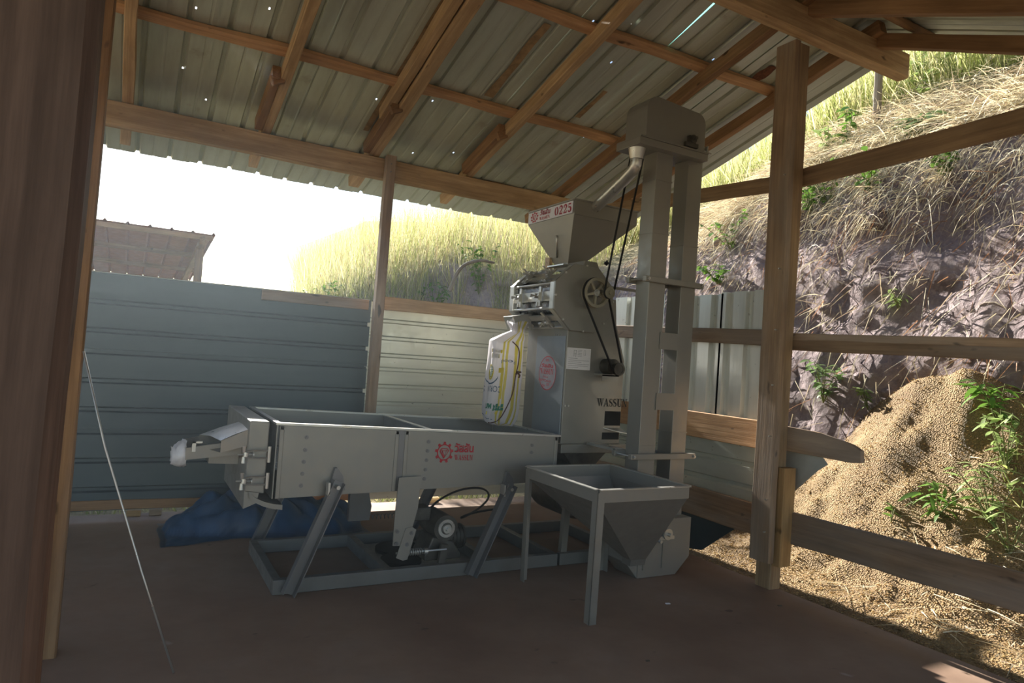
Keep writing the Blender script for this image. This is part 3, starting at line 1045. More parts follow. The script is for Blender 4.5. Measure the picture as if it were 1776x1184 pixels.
obj('motor_base', G().extrude([(1.80, 4.2, .085), (2.06, 4.2, .085), (2.06, 4.2, .12), (2.0, 4.2, .2), (1.85, 4.2, .24), (1.80, 4.2, .12)], (0, .22, 0)), CASTING, gc, bevel=.008)
mt = G().cyl((1.98, 4.34, .20), (2.13, 4.34, .20), .075, n=18)
for k in range(5):
    mt.cyl((2.0 + .027 * k, 4.34, .20), (2.008 + .027 * k, 4.34, .20), .086, n=18)
obj('motor', mt, CASTING, gc, smooth=35)
obj('junction_box', G().box((1.70, 4.28, .33), (1.86, 4.42, .42)), CASTING, gc, bevel=.01)
g = G().extrude([(1.42, 4.70, .555), (1.52, 4.70, .555), (1.58, 4.70, .35), (1.57, 4.70, .25), (1.42, 4.70, .25)], (0, .05, 0))
obj('rear_bracket', g, DARKSTEEL, gc)
hel = [(1.55 + .25 * t / 60, 4.72 + .017 * math.cos(t * .9), .27 + .017 * math.sin(t * .9)) for t in range(61)]
obj('coil_spring', G().tube(hel, .004, 6), DARKSTEEL, gc, smooth='all')
cab = [(1.86, 4.34, .38), (2.0, 4.5, .42), (2.3, 4.75, .44), (2.6, 4.95, .40), (2.72, 5.05, .30), (2.6, 5.0, .22), (2.35, 4.8, .20), (2.28, 4.7, .23), (2.4, 4.72, .26), (2.74, 4.85, .25)]


def smooth_path(p, k=3):
    p = [Vector(q) for q in p]
    for _ in range(k):
        q = [p[0]]
        for a, b in zip(p, p[1:]):
            q += [a * .75 + b * .25, a * .25 + b * .75]
        q.append(p[-1])
        p = q
    return p


obj('power_cable', G().tube(smooth_path(cab), .0085, 6), BLACK, gc, smooth='all')
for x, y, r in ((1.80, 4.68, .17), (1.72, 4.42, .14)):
    obj('round_dark_disc', G().cyl((x, y, .027), (x, y, .05), r, n=28), CAVITY, gc)  # flat near-black discs lying on the tray

# ------------------------------------------------------------------ rice mill
rm = thing('rice_mill', (3.15, 4.6, 0), 'tall silver rice mill with hopper, clamped drum and belt pulleys', 'machine')
X0, X1, Y0, Y1 = 2.90, 3.46, 4.33, 4.92
g = G().extrude([(X0, Y0, .84), (X1, Y0, .84), (X1, Y0, 1.50), (X1 - .10, Y0, 1.78), (X1 - .12, Y0, 1.98), (X0, Y0, 1.98)], (0, Y1 - Y0, 0))
obj('cabinet', g, SILVER, rm, bevel=.004)
obj('side_cover', G().box((X0 - .005, Y0 + .02, .90), (X0 + .001, Y0 + .43, 1.66)), metal_mat('side_cover_sky_tint', (.28, .32, .37), .55, .42, .03, bumpy=0), rm, bevel=.002)  # bluish base colour holds the sky's reflection on this face
for y, z in ((4.47, 1.668), (4.44, 1.668), (4.5, 1.668)):
    obj('rivet', G().cyl((X0, y, z), (X0 - .006, y, z), .005, n=8), GALV, rm)
for x in (2.915, 2.945):
    obj('bolt', G().cyl((x, Y0, 1.13), (x, Y0 - .008, 1.13), .009, n=8), GALV, rm)
obj('upper_opening', G().box((3.30, Y0 - .002, .985), (3.455, Y0 + .01, 1.098)), CAVITY, rm)
obj('lower_opening', G().box((3.285, Y0 - .002, .875), (3.45, Y0 + .01, .93)), CAVITY, rm)
obj('discharge_lip', G().extrude([(3.29, Y0, .965), (3.46, Y0, .965), (3.47, Y0 - .08, .93), (3.37, Y0 - .06, .945)], (0, 0, .004)), GALV, rm)
obj('cabinet_rail', G().box((2.88, Y0 - .04, .775), (3.50, Y0 + .02, .84)), SILVER, rm, bevel=.004)
obj('cabinet_rail', G().box((2.88, Y1 - .05, .775), (3.50, Y1 + .01, .84)), SILVER, rm, bevel=.004)
for x, y in ((2.92, 4.36), (3.46, 4.36), (2.92, 4.9), (3.46, 4.9)):
    obj('leg', G().beam((x, y, .0), (x, y, .78), .055, .055), SILVER, rm)
obj('leg', G().beam((2.85, 4.14, .088), (2.87, 4.14, .60), .05, .04, up=(0, 1, 0)), SILVER, rm)
for a, b in (((2.80, 4.115, .045), (3.40, 4.115, .045)), ((2.80, 4.965, .045), (3.40, 4.965, .045)), ((3.38, 4.14, .045), (3.38, 4.94, .045))):
    obj('base_rail', G().beam(a, b, .05, .085), FRAME, rm, bevel=.004)
obj('fan_housing', G().cyl((3.19, 4.45, .47), (3.19, 4.85, .47), .24, n=28), CASTING, rm, smooth=35)
obj('fan_cover', G().ring((3.19, 4.45, .47), (0, -1, 0), .22, .09, .012, 28), DARKSTEEL, rm)
obj('under_hopper', G().extrude([(2.98, 4.42, .775), (3.42, 4.42, .775), (3.3, 4.42, .66), (3.08, 4.42, .66)], (0, .4, 0)), CASTING, rm)
# paper notice
obj('paper_notice', G().box((2.905, Y0 - .003, 1.41), (3.125, Y0 - .001, 1.575)), PAPER, rm)
ln = []
for k in range(6):
    ln.append(rc(.06, .08 + .085 * k, (.5, .9, .95, .62, .95, .45)[k], .095 + .085 * k))
for k in range(5):
    ln.append(rc(.44, .62 + .07 * k, .62, .635 + .07 * k))
ln += [rc(.28, .6, .295, .9), rc(.36, .58, .375, .88), rc(.70, .68, .78, .69), rc(.70, .9, .78, .91), rc(.70, .68, .71, .9), rc(.77, .68, .78, .9), rc(.28, .88, .4, .895), rc(.28, .72, .4, .735)]
put('notice_lines', ln, (2.905, Y0 - .003, 1.41), (1, 0, 0), (0, 0, 1), .22, .165, GREYINK, rm, eps=.0008)
# black stencil name, red oval stamp
ps_, w_ = stencil('WASSUN')
put('lettering', ps_, (3.215, Y0, 1.135), (1, 0, 0), (0, 0, 1), .30 / w_, .062, INK, rm)
ST = Vector((X0 - .0055, 4.57, 1.365))
ey_, ez_ = Vector((0, -1, 0)), Vector((0, 0, 1))
a_, b_ = .125, .135
ring = []
for i in range(48):
    t0, t1 = 2 * math.pi * i / 48, 2 * math.pi * (i + 1) / 48
    ring.append([(.95 * math.cos(t0), .95 * math.sin(t0)), (math.cos(t0), math.sin(t0)), (math.cos(t1), math.sin(t1)), (.95 * math.cos(t1), .95 * math.sin(t1))])


def squeeze(ps, x0, y0, x1, y1):
    return [[(x0 + x * (x1 - x0), y0 + y * (y1 - y0)) for x, y in p] for p in ps]


oval = []
for i in range(48):
    t0 = 2 * math.pi * i / 48
    oval.append((math.cos(t0) * .95, math.sin(t0) * .95))
put('stamp_ground', [oval], ST, ey_, ez_, a_, b_, plain_mat('stamp_grey', (.27, .27, .33), .5), rm, eps=.0008)
st = ring + squeeze(glyphs(THAI, .03), -.66, .32, .62, .56)
ps_, w_ = stencil('WASSUN')
st += squeeze([[(x / w_, y) for x, y in p] for p in ps_], -.78, -.06, .80, .26)
st += squeeze(glyphs('จก.', .02), -.16, .68, .26, .84) + squeeze(glyphs('โทร', .02), -.3, -.27, .24, -.16)
st += squeeze(glyphs('ลำปาง', .02), -.74, -.47, -.1, -.32) + squeeze(glyphs('ไทย', .02), .0, -.52, .7, -.36) + squeeze(glyphs('054', .02), -.24, -.82, .1, -.66) + squeeze(glyphs('22', .03), .3, -.7, .62, -.58)
put('red_stamp', st, ST, ey_, ez_, a_, b_, RED, rm)

# drum
DX, DZ, DR = 3.0, 1.955, .272
ANG = [22.5 + 45 * k for k in range(8)]


def octo(r, y, dx=0, dz=0):
    return [(DX + dx + r * math.cos(R(a)), y, DZ + dz + r * .93 * math.sin(R(a))) for a in ANG]


pl = octo(DR * 1.08, 4.28)
pl = [p for p in pl]
obj('drum_face', G().extrude(pl, (0, .022, 0)), SILVER, rm, bevel=.003)
obj('drum_shoulder', G().extrude([(2.96, 4.285, 2.16), (3.14, 4.285, 2.16), (3.10, 4.285, 2.245), (2.99, 4.285, 2.245)], (0, .30, 0)), SILVER, rm)
for y, w in ((4.302, .06), (4.92, .06)):
    g = G()
    o1, o2 = octo(DR * 1.06, y), octo(DR * .88, y)
    o1b, o2b = octo(DR * 1.06, y + w), octo(DR * .88, y + w)
    g.grid([o2, o1, o1b, o2b, o2], close=True)
    obj('drum_ring', g, GALV, rm, bevel=.003)
obj('drum_screen', G().extrude(octo(DR * .84, 4.30), (0, .66, 0)), DRUMM, rm)
obj('drum_end', G().extrude(octo(DR * 1.0, 4.975), (0, .012, 0)), SILVER, rm)
# bars along the drum
for a in (112.5, 157.5, 202.5, 247.5, 67.5):
    c = Vector((DX + DR * .97 * math.cos(R(a)), 0, DZ + DR * .93 * .97 * math.sin(R(a))))
    obj('drum_bar', G().cyl((c.x, 4.30, c.z), (c.x, 4.97, c.z), .011, n=8), GALV, rm, smooth=35)
for a in (135, 180, 225):
    n_ = Vector((math.cos(R(a)), 0, math.sin(R(a))))
    t_v = Vector((-n_.z, 0, n_.x))
    c = Vector((DX, 4.64, DZ)) + Vector((n_.x * DR * .885, 0, n_.z * DR * .82))
    obj('clamp_strip', G().beam(c + Vector((0, -.28, 0)), c + Vector((0, .28, 0)), .075 if a == 180 else .05, .012, up=n_), GALV, rm)
cg = G()
cg.box((0, -.016, -.075), (.012, .016, .075))
cg.box((.012, -.018, -.030), (.03, .018, .030))
cg.cyl((.02, 0, .0), (.095, 0, .0), .007, n=8)
cg.cyl((.05, -.05, 0), (.05, .05, 0), .007, n=8)
cg.cyl((.05, -.062, 0), (.05, -.03, 0), .013, .008, n=8)
cg.cyl((.05, .03, 0), (.05, .062, 0), .008, .013, n=8)
cg.cyl((.035, 0, 0), (.062, 0, 0), .019, n=10)
cg.box((.0, -.03, .045), (.02, -.012, .075))
cg.box((.0, .012, .045), (.02, .03, .075))
first = None
for a in (135, 180, 225):
    for y in (4.50, 4.80):
        c = Vector((DX + math.cos(R(a)) * DR * .95, y, DZ + math.sin(R(a)) * DR * .93 * .95))
        if first is None:
            first = obj('wing_clamp', cg, GALV, rm, smooth=35, origin=(0, 0, 0))
            first.location = c - rm.location
            first.rotation_euler = (0, -R(a), 0)
        else:
            inst(first, 'wing_clamp', c, rm, (random.uniform(-.1, .1), -R(a), 0))
for k in range(8):      # bolts around the drum face
    a = R(k * 45)
    c = (DX + DR * .98 * math.cos(a), 4.28, DZ + DR * .92 * math.sin(a))
    obj('bolt', G().cyl(c, (c[0], 4.268, c[2]), .008, n=8), GALV, rm)
obj('drum_outlet', G().extrude([(2.66, 4.78, 1.80), (2.84, 4.78, 1.84), (2.84, 4.78, 1.70), (2.72, 4.78, 1.68)], (0, .16, 0)), GALV, rm, bevel=.004)
obj('lock_knob', G().cyl((3.165, 4.27, 2.245), (3.165, 4.24, 2.245), .012, n=10).box((3.145, 4.245, 2.24), (3.185, 4.255, 2.25)).box((3.16, 4.245, 2.225), (3.17, 4.255, 2.265)), BLACK, rm)
obj('red_tag', G().box((2.99, 4.283, 2.185), (3.025, 4.2845, 2.20)), RED, rm)
# feed hopper
zr, zs, zn = 2.715, 2.605, 2.25
top = [(2.90, 4.35), (3.515, 4.35), (3.515, 5.04), (2.90, 5.04)]
nk = [(2.985, 4.52), (3.125, 4.52), (3.125, 4.72), (2.985, 4.72)]
g = G()
lev = [[(x, y, zr) for x, y in top], [(x, y, zs) for x, y in top], [(x, y, zn) for x, y in nk], [(x, y, 2.20) for x, y in nk]]
g.grid(lev, close=True)
hp = obj('feed_hopper', g, SILVER, rm)
md = hp.modifiers.new('sheet', 'SOLIDIFY')
md.thickness = .004
obj('hopper_rim', G().beam((2.895, 4.347, zr), (3.52, 4.347, zr), .012, .012).beam((2.897, 4.35, zr), (2.897, 5.04, zr), .012, .012).beam((3.517, 4.35, zr), (3.517, 5.04, zr), .012, .012).beam((2.9, 5.043, zr), (3.52, 5.043, zr), .012, .012), SILVER, rm)
obj('hopper_seam', G().box((2.90, 4.343, zs - .006), (3.30, 4.350, zs + .006)), SILVER, rm)
obj('gate_handle', G().tube([(2.925, 4.62, 2.47), (2.945, 4.64, 2.42), (2.965, 4.66, 2.30)], .008, 8), GALV, rm, smooth='all')
obj('gate_slide', G().box((2.93, 4.50, 2.225), (3.14, 4.74, 2.235)), GALV, rm)
obj('sample_window', G().box((2.955, 4.75, 2.21), (2.985, 4.82, 2.31)), plain_mat('grain_window', (.5, .36, .22), .5, 0, .4, 60), rm)
sg = obj('sign_board', G().box((2.893, 4.365, 2.61), (2.897, 5.035, 2.705)), PRINTPANEL, rm)
so = Vector((2.893, 5.035, 2.61))
ps_ = squeeze(gear_logo(), .155, .5, .155 + .09, .5 + .47)
put('gear_logo', [[(x, y) for x, y in p] for p in ps_], so, (0, -1, 0), (0, 0, 1), .67, .095, RED, sg)
put('lettering', squeeze(glyphs(THAI, .03), .30, .50, .52, .98), so, (0, -1, 0), (0, 0, 1), .67, .095, MAROON, sg)
ps_, w_ = stencil('WASSUN')
put('lettering', squeeze([[(x / w_, y) for x, y in p] for p in ps_], .275, .10, .52, .38), so, (0, -1, 0), (0, 0, 1), .67, .095, RED, sg)
ps_, w_ = stencil('0225')
put('number', squeeze([[(x / w_, y) for x, y in p] for p in ps_], .62, .13, .99, .86), so, (0, -1, 0), (0, 0, 1), .67, .095, MAROON, sg)


def pulley(c, r, w, name, parent, spokes=5):
    c = Vector(c)
    g = G().ring(c, (0, 1, 0), r, r * .84, w, 36)
    g.ring(c + Vector((0, -.004, 0)), (0, 1, 0), r * 1.05, r * .9, .008, 36)
    g.ring(c + Vector((0, w - .004, 0)), (0, 1, 0), r * 1.05, r * .9, .008, 36)
    p = obj(name, g, BRASSY, parent, smooth=35)
    for k in range(spokes):
        a = 2 * math.pi * k / spokes + .9
        d = Vector((math.cos(a), 0, math.sin(a)))
        obj('spoke', G().beam(c + d * r * .15 + Vector((0, w / 2, 0)), c + d * r * .88 + Vector((0, w / 2, 0)), w * .5, r * .2, up=(0, 1, 0) if False else d.cross(Vector((0, 1, 0))), w1=w * .4, h1=r * .14), BRASSY, p)
    obj('hub', G().cyl(c, c + Vector((0, w, 0)), r * .24, n=16).cyl(c + Vector((0, -.015, 0)), c, .012, n=10), GALV, p, smooth=35)
    return p


PC, PR = Vector((3.02, 4.15, 1.995)), .108
pulley(PC, PR, .04, 'large_pulley', rm)
obj('pulley_shaft', G().cyl((3.02, 4.14, 1.995), (3.02, 4.30, 1.995), .015, n=10), GALV, rm, smooth=35)
SPC, SPR = Vector((3.095, 4.09, 2.0)), .038
sp_ = obj('small_pulley', G().ring(SPC, (0, 1, 0), SPR, .015, .03, 24).ring(SPC + Vector((0, -.003, 0)), (0, 1, 0), SPR * 1.15, SPR * .8, .007, 24).ring(SPC + Vector((0, .026, 0)), (0, 1, 0), SPR * 1.15, SPR * .8, .007, 24).cyl(SPC + Vector((0, -.012, 0)), SPC + Vector((0, .25, 0)), .015, n=12), BRASSY, rm, smooth=35)
MPC, MPR = Vector((3.275, 4.15, 1.435)), .042
obj('motor_pulley', G().ring(MPC, (0, 1, 0), MPR, .012, .04, 24).ring(MPC + Vector((0, -.004, 0)), (0, 1, 0), MPR * 1.2, MPR * .8, .008, 24).cyl(MPC, MPC + Vector((0, .2, 0)), .012, n=10), CASTING, rm, smooth=35)
obj('motor_bracket', G().box((3.17, 4.22, 1.375), (3.33, 4.33, 1.39)).box((3.17, 4.22, 1.34), (3.33, 4.226, 1.385)), SILVER, rm)
obj('drive_motor', G().cyl((3.275, 4.22, 1.45), (3.275, 4.33, 1.45), .06, n=20), CASTING, rm, smooth=35)


def belt(c1, r1, c2, r2, w, name, parent, t=.008):
    """open V-belt round two pulleys with axes along Y"""
    c1, c2 = Vector(c1), Vector(c2)
    d = c2 - c1
    L = math.hypot(d.x, d.z)
    th = math.atan2(d.z, d.x)
    al = math.acos((r1 - r2) / L)
    pts, nn = [], []
    for i in range(19):
        a = th + al + (2 * math.pi - 2 * al) * i / 18
        pts.append((c1, r1, a))
    for i in range(13):
        a = th - al + 2 * al * i / 12
        pts.append((c2, r2, a))
    rows = [[], [], [], []]
    for c, r, a in pts:
        n = Vector((math.cos(a), 0, math.sin(a)))
        rows[0].append(c + n * r)
        rows[1].append(c + n * (r + t))
        rows[2].append(c + n * (r + t) + Vector((0, w, 0)))
        rows[3].append(c + n * r + Vector((0, w, 0)))
    rows.append(rows[0])
    return obj(name, G().grid(rows, close=True), BLACK, parent, smooth=50)


belt(PC + Vector((0, .012, 0)), PR, MPC + Vector((0, .012, 0)), MPR, .018, 'drive_belt', rm)
HPC, HPR = Vector((3.285, 4.09, 3.10)), .055
belt(SPC + Vector((0, .008, 0)), SPR, HPC + Vector((0, .008, 0)), HPR, .016, 'drive_belt', rm)
obj('stay_bar', G().box((3.13, 4.26, 2.055), (3.62, 4.285, 2.075)).box((3.13, 4.26, 2.035), (3.20, 4.30, 2.085)), SILVER, rm)

# ------------------------------------------------------------------ bucket elevator
be = thing('bucket_elevator', (3.38, 3.8, 0), 'tall silver bucket elevator of two square ducts under a rounded head', 'machine')
for xa, xb in ((3.175, 3.325), (3.475, 3.615)):
    obj('duct', G().box((xa, 3.75, .16), (xb, 3.895, 3.02)), SILVER, be, bevel=.003)
    for z in (.9, 2.42, 2.80) if xa < 3.3 else (2.37, 1.0):
        obj('duct_joint', G().box((xa - .003, 3.746, z), (xb + .003, 3.899, z + .008)), SILVER, be)
hpf = [(3.02, 3.04), (3.575, 3.04), (3.575, 3.24)] + [(x, z) for x, z in arc(3.50, 3.255, .075, .085, 0, 90, 6)] + [(x, z) for x, z in arc(3.12, 3.26, .10, .105, 90, 180, 7)]
hd = obj('head_casing', G().extrude([(x, 3.70, z) for x, z in hpf], (0, .23, 0)), SILVER, be, bevel=.004)
obj('head_flange', G().box((2.96, 3.685, 3.0), (3.60, 3.95, 3.05)), SILVER, be, bevel=.003)
obj('head_flange', G().box((2.965, 3.68, 3.05), (3.60, 3.955, 3.062)), SILVER, be)
brg = G().cyl((3.43, 3.66, 3.125), (3.43, 3.70, 3.125), .03, n=14).box((3.37, 3.675, 3.07), (3.49, 3.70, 3.10)).cyl((3.43, 3.63, 3.125), (3.43, 3.70, 3.125), .012, n=10).box((3.40, 3.672, 3.095), (3.46, 3.70, 3.15))
obj('head_bearing', brg, CASTING, be, smooth=35)
obj('head_shaft', G().cyl((3.285, 3.93, 3.10), (3.285, 4.14, 3.10), .014, n=10), GALV, be)
obj('head_pulley', G().ring((3.285, 4.09, 3.10), (0, 1, 0), HPR, .014, .03, 24).ring((3.285, 4.087, 3.10), (0, 1, 0), HPR * 1.15, HPR * .8, .006, 24).ring((3.285, 4.117, 3.10), (0, 1, 0), HPR * 1.15, HPR * .8, .006, 24), CASTING, be, smooth=35)
tb = G()
for y in (3.72, 3.78):
    tb.cyl((3.56, y, 3.09), (3.66, y, 3.075), .006, n=8).cyl((3.61, y - .01, 3.083), (3.625, y + .01, 3.081), .014, n=8)
tb.box((3.605, 3.70, 3.04), (3.612, 3.80, 3.12))
obj('tension_bolt', tb, GALV, be)
# discharge pipe to the mill hopper
ptop = Vector((3.03, 3.80, 3.0))
fun = [ptop, ptop + Vector((0, 0, -.06)), ptop + Vector((0, .005, -.11)), Vector((3.06, 3.90, 2.845)), Vector((3.15, 4.60, 2.60))]
g = G().cyl(ptop, ptop + Vector((.0, 0, -.075)), .062, .045, 20, caps=False)
obj('pipe_funnel', g, GALV, be, smooth='all')
pth = [ptop + Vector((0, 0, -.075)), ptop + Vector((0, .004, -.12)), Vector((3.036, 3.84, 2.85)), Vector((3.09, 4.25, 2.722)), Vector((3.145, 4.66, 2.595))]
obj('discharge_pipe', G().tube(smooth_path(pth, 1), .043, 20), GALV, be, smooth=50)
# clamp bars and ties
for z, xa, xb in ((2.085, 3.11, 3.66), (.835, 3.08, 3.68)):
    obj('clamp_bar', G().box((xa, 3.71, z - .02), (xb, 3.748, z + .02)), SILVER, be, bevel=.003)
    obj('clamp_bar', G().box((xa, 3.897, z - .02), (xb, 3.93, z + .02)), SILVER, be, bevel=.003)
    for x in (xa + .02, xb - .02):
        obj('clamp_rod', G().cyl((x, 3.69, z), (x, 3.95, z), .006, n=8).cyl((x, 3.697, z), (x, 3.71, z), .012, n=6), GALV, be)
for z0, z1 in ((1.60, 1.72), (1.165, 1.285)):
    obj('tie_plate', G().box((3.30, 3.742, z0), (3.50, 3.748, z1)), SILVER, be)
obj('support_arm', G().box((3.12, 3.93, .84), (3.20, 4.30, .86)), GALV, be)
# boot
bp_ = [(3.06, .12), (3.17, .0), (3.40, .0), (3.52, .0), (3.645, .12), (3.645, .40), (3.06, .40)]
obj('boot', G().extrude([(x, 3.68, z) for x, z in bp_], (0, .25, 0)), SILVER, be, bevel=.003)
obj('boot_front', G().extrude([(x, 3.672, z) for x, z in ((3.165, .005), (3.36, .005), (3.46, .08), (3.46, .42), (3.165, .42))], (0, .008, 0)), SILVER, be)
bs = G().cyl((3.40, 3.64, .30), (3.40, 3.68, .30), .04, n=16).cyl((3.40, 3.61, .30), (3.40, 3.68, .30), .013, n=10).box((3.30, 3.655, .26), (3.47, 3.68, .285)).cyl((3.33, 3.63, .255), (3.33, 3.68, .255), .012, n=8)
obj('boot_bearing', bs, GALV, be, smooth=35)
obj('slide_rail', G().box((3.205, 3.664, .06), (3.213, 3.674, .24)).box((3.375, 3.664, .06), (3.383, 3.674, .24)), SILVER, be)

# ------------------------------------------------------------------ intake hopper
ih = thing('intake_hopper', (2.72, 3.5, 0), 'low square silver feed hopper on long legs in front of the elevator', 'hopper')
tp = [(2.37, 3.12), (3.05, 3.12), (3.05, 3.90), (2.37, 3.90)]
bt = [(3.04, 3.60), (3.17, 3.60), (3.17, 3.69), (3.04, 3.69)]
g = G().grid([[(x, y, .75) for x, y in tp], [(x, y, .675) for x, y in tp], [(x, y, .16) for x, y in bt]], close=True)
o = obj('hopper_shell', g, SILVER, ih)
md = o.modifiers.new('sheet', 'SOLIDIFY')
md.thickness = .003
for a, b in ((0, 1), (1, 2), (2, 3), (3, 0)):
    p, q = Vector((*tp[a], .715)), Vector((*tp[b], .715))
    c = Vector((2.71, 3.51, .715))
    sh = ((p + q) / 2 - c).normalized() * .006
    obj('rim_band', G().beam(p + sh, q + sh, .008, .075), SILVER, ih)
    obj('rim_flange', G().beam(p + sh * 2 + Vector((0, 0, .037)), q + sh * 2 + Vector((0, 0, .037)), .032, .005), GALV, ih)
for (x, y), (fx, fy) in zip(tp, ((2.345, 3.10), (3.07, 3.10), (3.06, 3.92), (2.365, 3.905))):
    if x > 3 and y < 3.5:
        continue                                  # this corner rests on the elevator side
    s1, s2 = (1 if x < 2.7 else -1), (1 if y < 3.5 else -1)
    g = G()
    for pr_ in ([(0, 0), (.05 * s1, 0), (.05 * s1, .005 * s2), (0, .005 * s2)], [(0, 0), (0, .05 * s2), (.005 * s1, .05 * s2), (.005 * s1, 0)]):
        a = [(fx + u, fy + v, .0) for u, v in pr_]
        g.extrude(a, (x - fx - .012 * s1, y - fy - .012 * s2, .735))
    obj('leg', g, SILVER, ih)
obj('hopper_spout', G().grid([[(x, y, .165) for x, y in bt], [(x + .02, y + .03, .11) for x, y in bt]], close=True), SILVER, ih)

# ------------------------------------------------------------------ sacks and loose things
BC, BY = 2.615, 4.80


def bag_pt(phi, t, eps=0.0):
    """surface of the hanging sack; phi round it, t from bottom 0 to mouth 1"""
    if t < .80:
        k = t / .80
        a = .150 * (1 - .10 * k) * min(1, .80 + 2.2 * k)
        b = .105 * min(1, .55 + 2.5 * k)
        z = .945 + .645 * k
        cx = BC + .0 + .02 * k
    else:
        k = (t - .80) / .20
        w = max(0, 1 - k * 3.6)
        nk_ = .048 + .05 * max(0, k - .55) * 1.6
        a = nk_ + (.135 - nk_) * w ** .7
        b = nk_ + (.105 - nk_) * w ** .6
        z = 1.59 + .045 * (1 - w) + .12 * k
        cx = BC + .02 + .095 * min(1, k * 3.2)
    c, s_ = math.cos(phi), math.sin(phi)
    e = .75
    x = a * math.copysign(abs(c) ** e, c)
    y = b * math.copysign(abs(s_) ** e, s_)
    wr = .018 * mnoise.noise((phi * 2.2, t * 2.5, 3)) + .010 * mnoise.noise((phi * 6, t * 2.2, 9)) + (.012 * mnoise.noise((phi * 5, 1, 5)) if t > .85 else 0)
    f = 1 + (wr + eps) / max(.03, math.hypot(x, y))
    return Vector((cx + x * f, BY + y * f, z + .02 * mnoise.noise((phi, t * 3, 0)) - .16 * max(0, x * .9 + .0) * max(0, 1 - t * 3)))


m, nt, b = new_mat('woven_sack')
uv = nt.nodes.new('ShaderNodeUVMap').outputs[0]
nz = noise_tex(nt, mapping(nt, uv, (9, 2.5, 1)), 1.0, 3)
ad = nt.nodes.new('ShaderNodeVectorMath')
ad.operation = 'MULTIPLY_ADD'
nt.links.new(nz.outputs['Color'], ad.inputs[0])
ad.inputs[1].default_value = (.035, 0, 0)
nt.links.new(uv, ad.inputs[2])
sp3 = nt.nodes.new('ShaderNodeSeparateXYZ')
nt.links.new(ad.outputs[0], sp3.inputs[0])
WH, YE = (.70, .69, .74), (.58, .50, .08)
rp = ramp(nt, sp3.outputs[0], [(0, WH), (.435, YE), (.455, WH), (.475, YE), (.495, WH), (.53, YE), (.565, WH)])
rp.color_ramp.interpolation = 'CONSTANT'
el = rp.color_ramp.elements
for p_, c_ in ((.59, YE), (.625, WH), (.05, YE), (.10, WH)):
    e_ = el.new(p_)
    e_.color = (*c_, 1)
rp.color_ramp.interpolation = 'CONSTANT'
nt.links.new(rp.outputs[0], b.inputs['Base Color'])
b.inputs['Roughness'].default_value = .38
tr = nt.nodes.new('ShaderNodeBsdfTranslucent')
nt.links.new(rp.outputs[0], tr.inputs[0])
mx = nt.nodes.new('ShaderNodeMixShader')
mx.inputs[0].default_value = .35
nt.links.new(b.outputs[0], mx.inputs[1])
nt.links.new(tr.outputs[0], mx.inputs[2])
nt.links.new(mx.outputs[0], nt.nodes['Material Output'].inputs[0])
bump(nt, b, nz.outputs['Fac'], .25, .02)
SACK = m
sk = thing('hanging_sack', (BC, BY, .93), 'white and yellow printed plastic sack hanging from the drum outlet', 'sack')
nphi, nt2 = 72, 60
rows, us, vv = [], [], [i / nphi for i in range(nphi + 1)]
for i in range(nt2 + 1):
    t = i / nt2
    rows.append([bag_pt(-2 * math.pi * (1 - j / nphi) - math.pi / 2 + math.pi, t) for j in range(nphi)])
    us.append(t)
g = G()
bidx = 0
for i in range(nt2):
    for j in range(nphi):
        j2 = (j + 1) % nphi
        g.face([rows[i][j], rows[i][j2], rows[i + 1][j2], rows[i + 1][j]], [(vv[j], us[i]), (vv[j + 1], us[i]), (vv[j + 1], us[i + 1]), (vv[j], us[i + 1])])
c_ = sum(rows[0], Vector()) / nphi - Vector((0, 0, .02))
for j in range(nphi):
    g.face([rows[0][(j + 1) % nphi], rows[0][j], c_], [(vv[j + 1], 0), (vv[j], 0), (vv[j], 0)])
obj('sack_body', g, SACK, sk, smooth='all')


def on_bag(name, polys, p0, p1, t0, t1, mat, flip=True):
    p0, p1 = p0 + .36, p1 + .36
    g = G()
    for p in polys:
        q = [((1 - x, 1 - y) if flip else (x, y)) for x, y in p]
        g.face([bag_pt(p0 + (p1 - p0) * x, t0 + (t1 - t0) * y, .0035) for x, y in q])
    return obj(name, g, mat, sk, merge=False)


D = math.radians
on_bag('lettering', glyphs('CORN S', .0), D(-215), D(-128), .30, .36, BLUEINK)
on_bag('lettering', glyphs('Food', .0), D(-140), D(-100), .585, .62, BLUEINK)
on_bag('lettering', glyphs('UM', .05), D(-196), D(-160), .14, .19, GREENINK, False)
on_bag('lettering', glyphs('ซช', .07), D(-155), D(-118), .12, .19, GREENINK)
cob = [arc(0.5, .5, .38, .5, 0, 345, 22)]
on_bag('yellow_print', cob, D(-205), D(-160), .42, .58, YELLOW)
kl = []
for i in range(4):
    for j in range(5):
        kl.append(rc(.2 + .16 * i, .14 + .15 * j, .26 + .16 * i, .2 + .15 * j))
on_bag('cob_kernels', [[(x, y) for x, y in p] for p in kl], D(-205), D(-160), .42, .58, GREENINK)
on_bag('leaf_print', ribbon(arc(.5, .5, .5, .5, 200, 350, 12), lambda t: .07 * math.sin(math.pi * t) + .02), D(-210), D(-148), .38, .56, BLUEINK, False)
on_bag('yellow_print', [rc(0, 0, .34, 1), rc(0, 0, 1, .16)], D(-148), D(-128), .24, .54, YELLOW)
on_bag('yellow_print', [rc(0, 0, 1, .4), rc(.2, .5, .9, 1)], D(-190), D(-140), .64, .72, YELLOW)
on_bag('yellow_print', [rc(0, 0, 1, 1)], D(-182), D(-135), .085, .115, YELLOW)
on_bag('wave_print', ribbon([(0, .9), (.2, .6), (.45, .25), (.7, .35), (1, .1)], .1), D(-205), D(-150), .03, .09, BLUEINK, False)
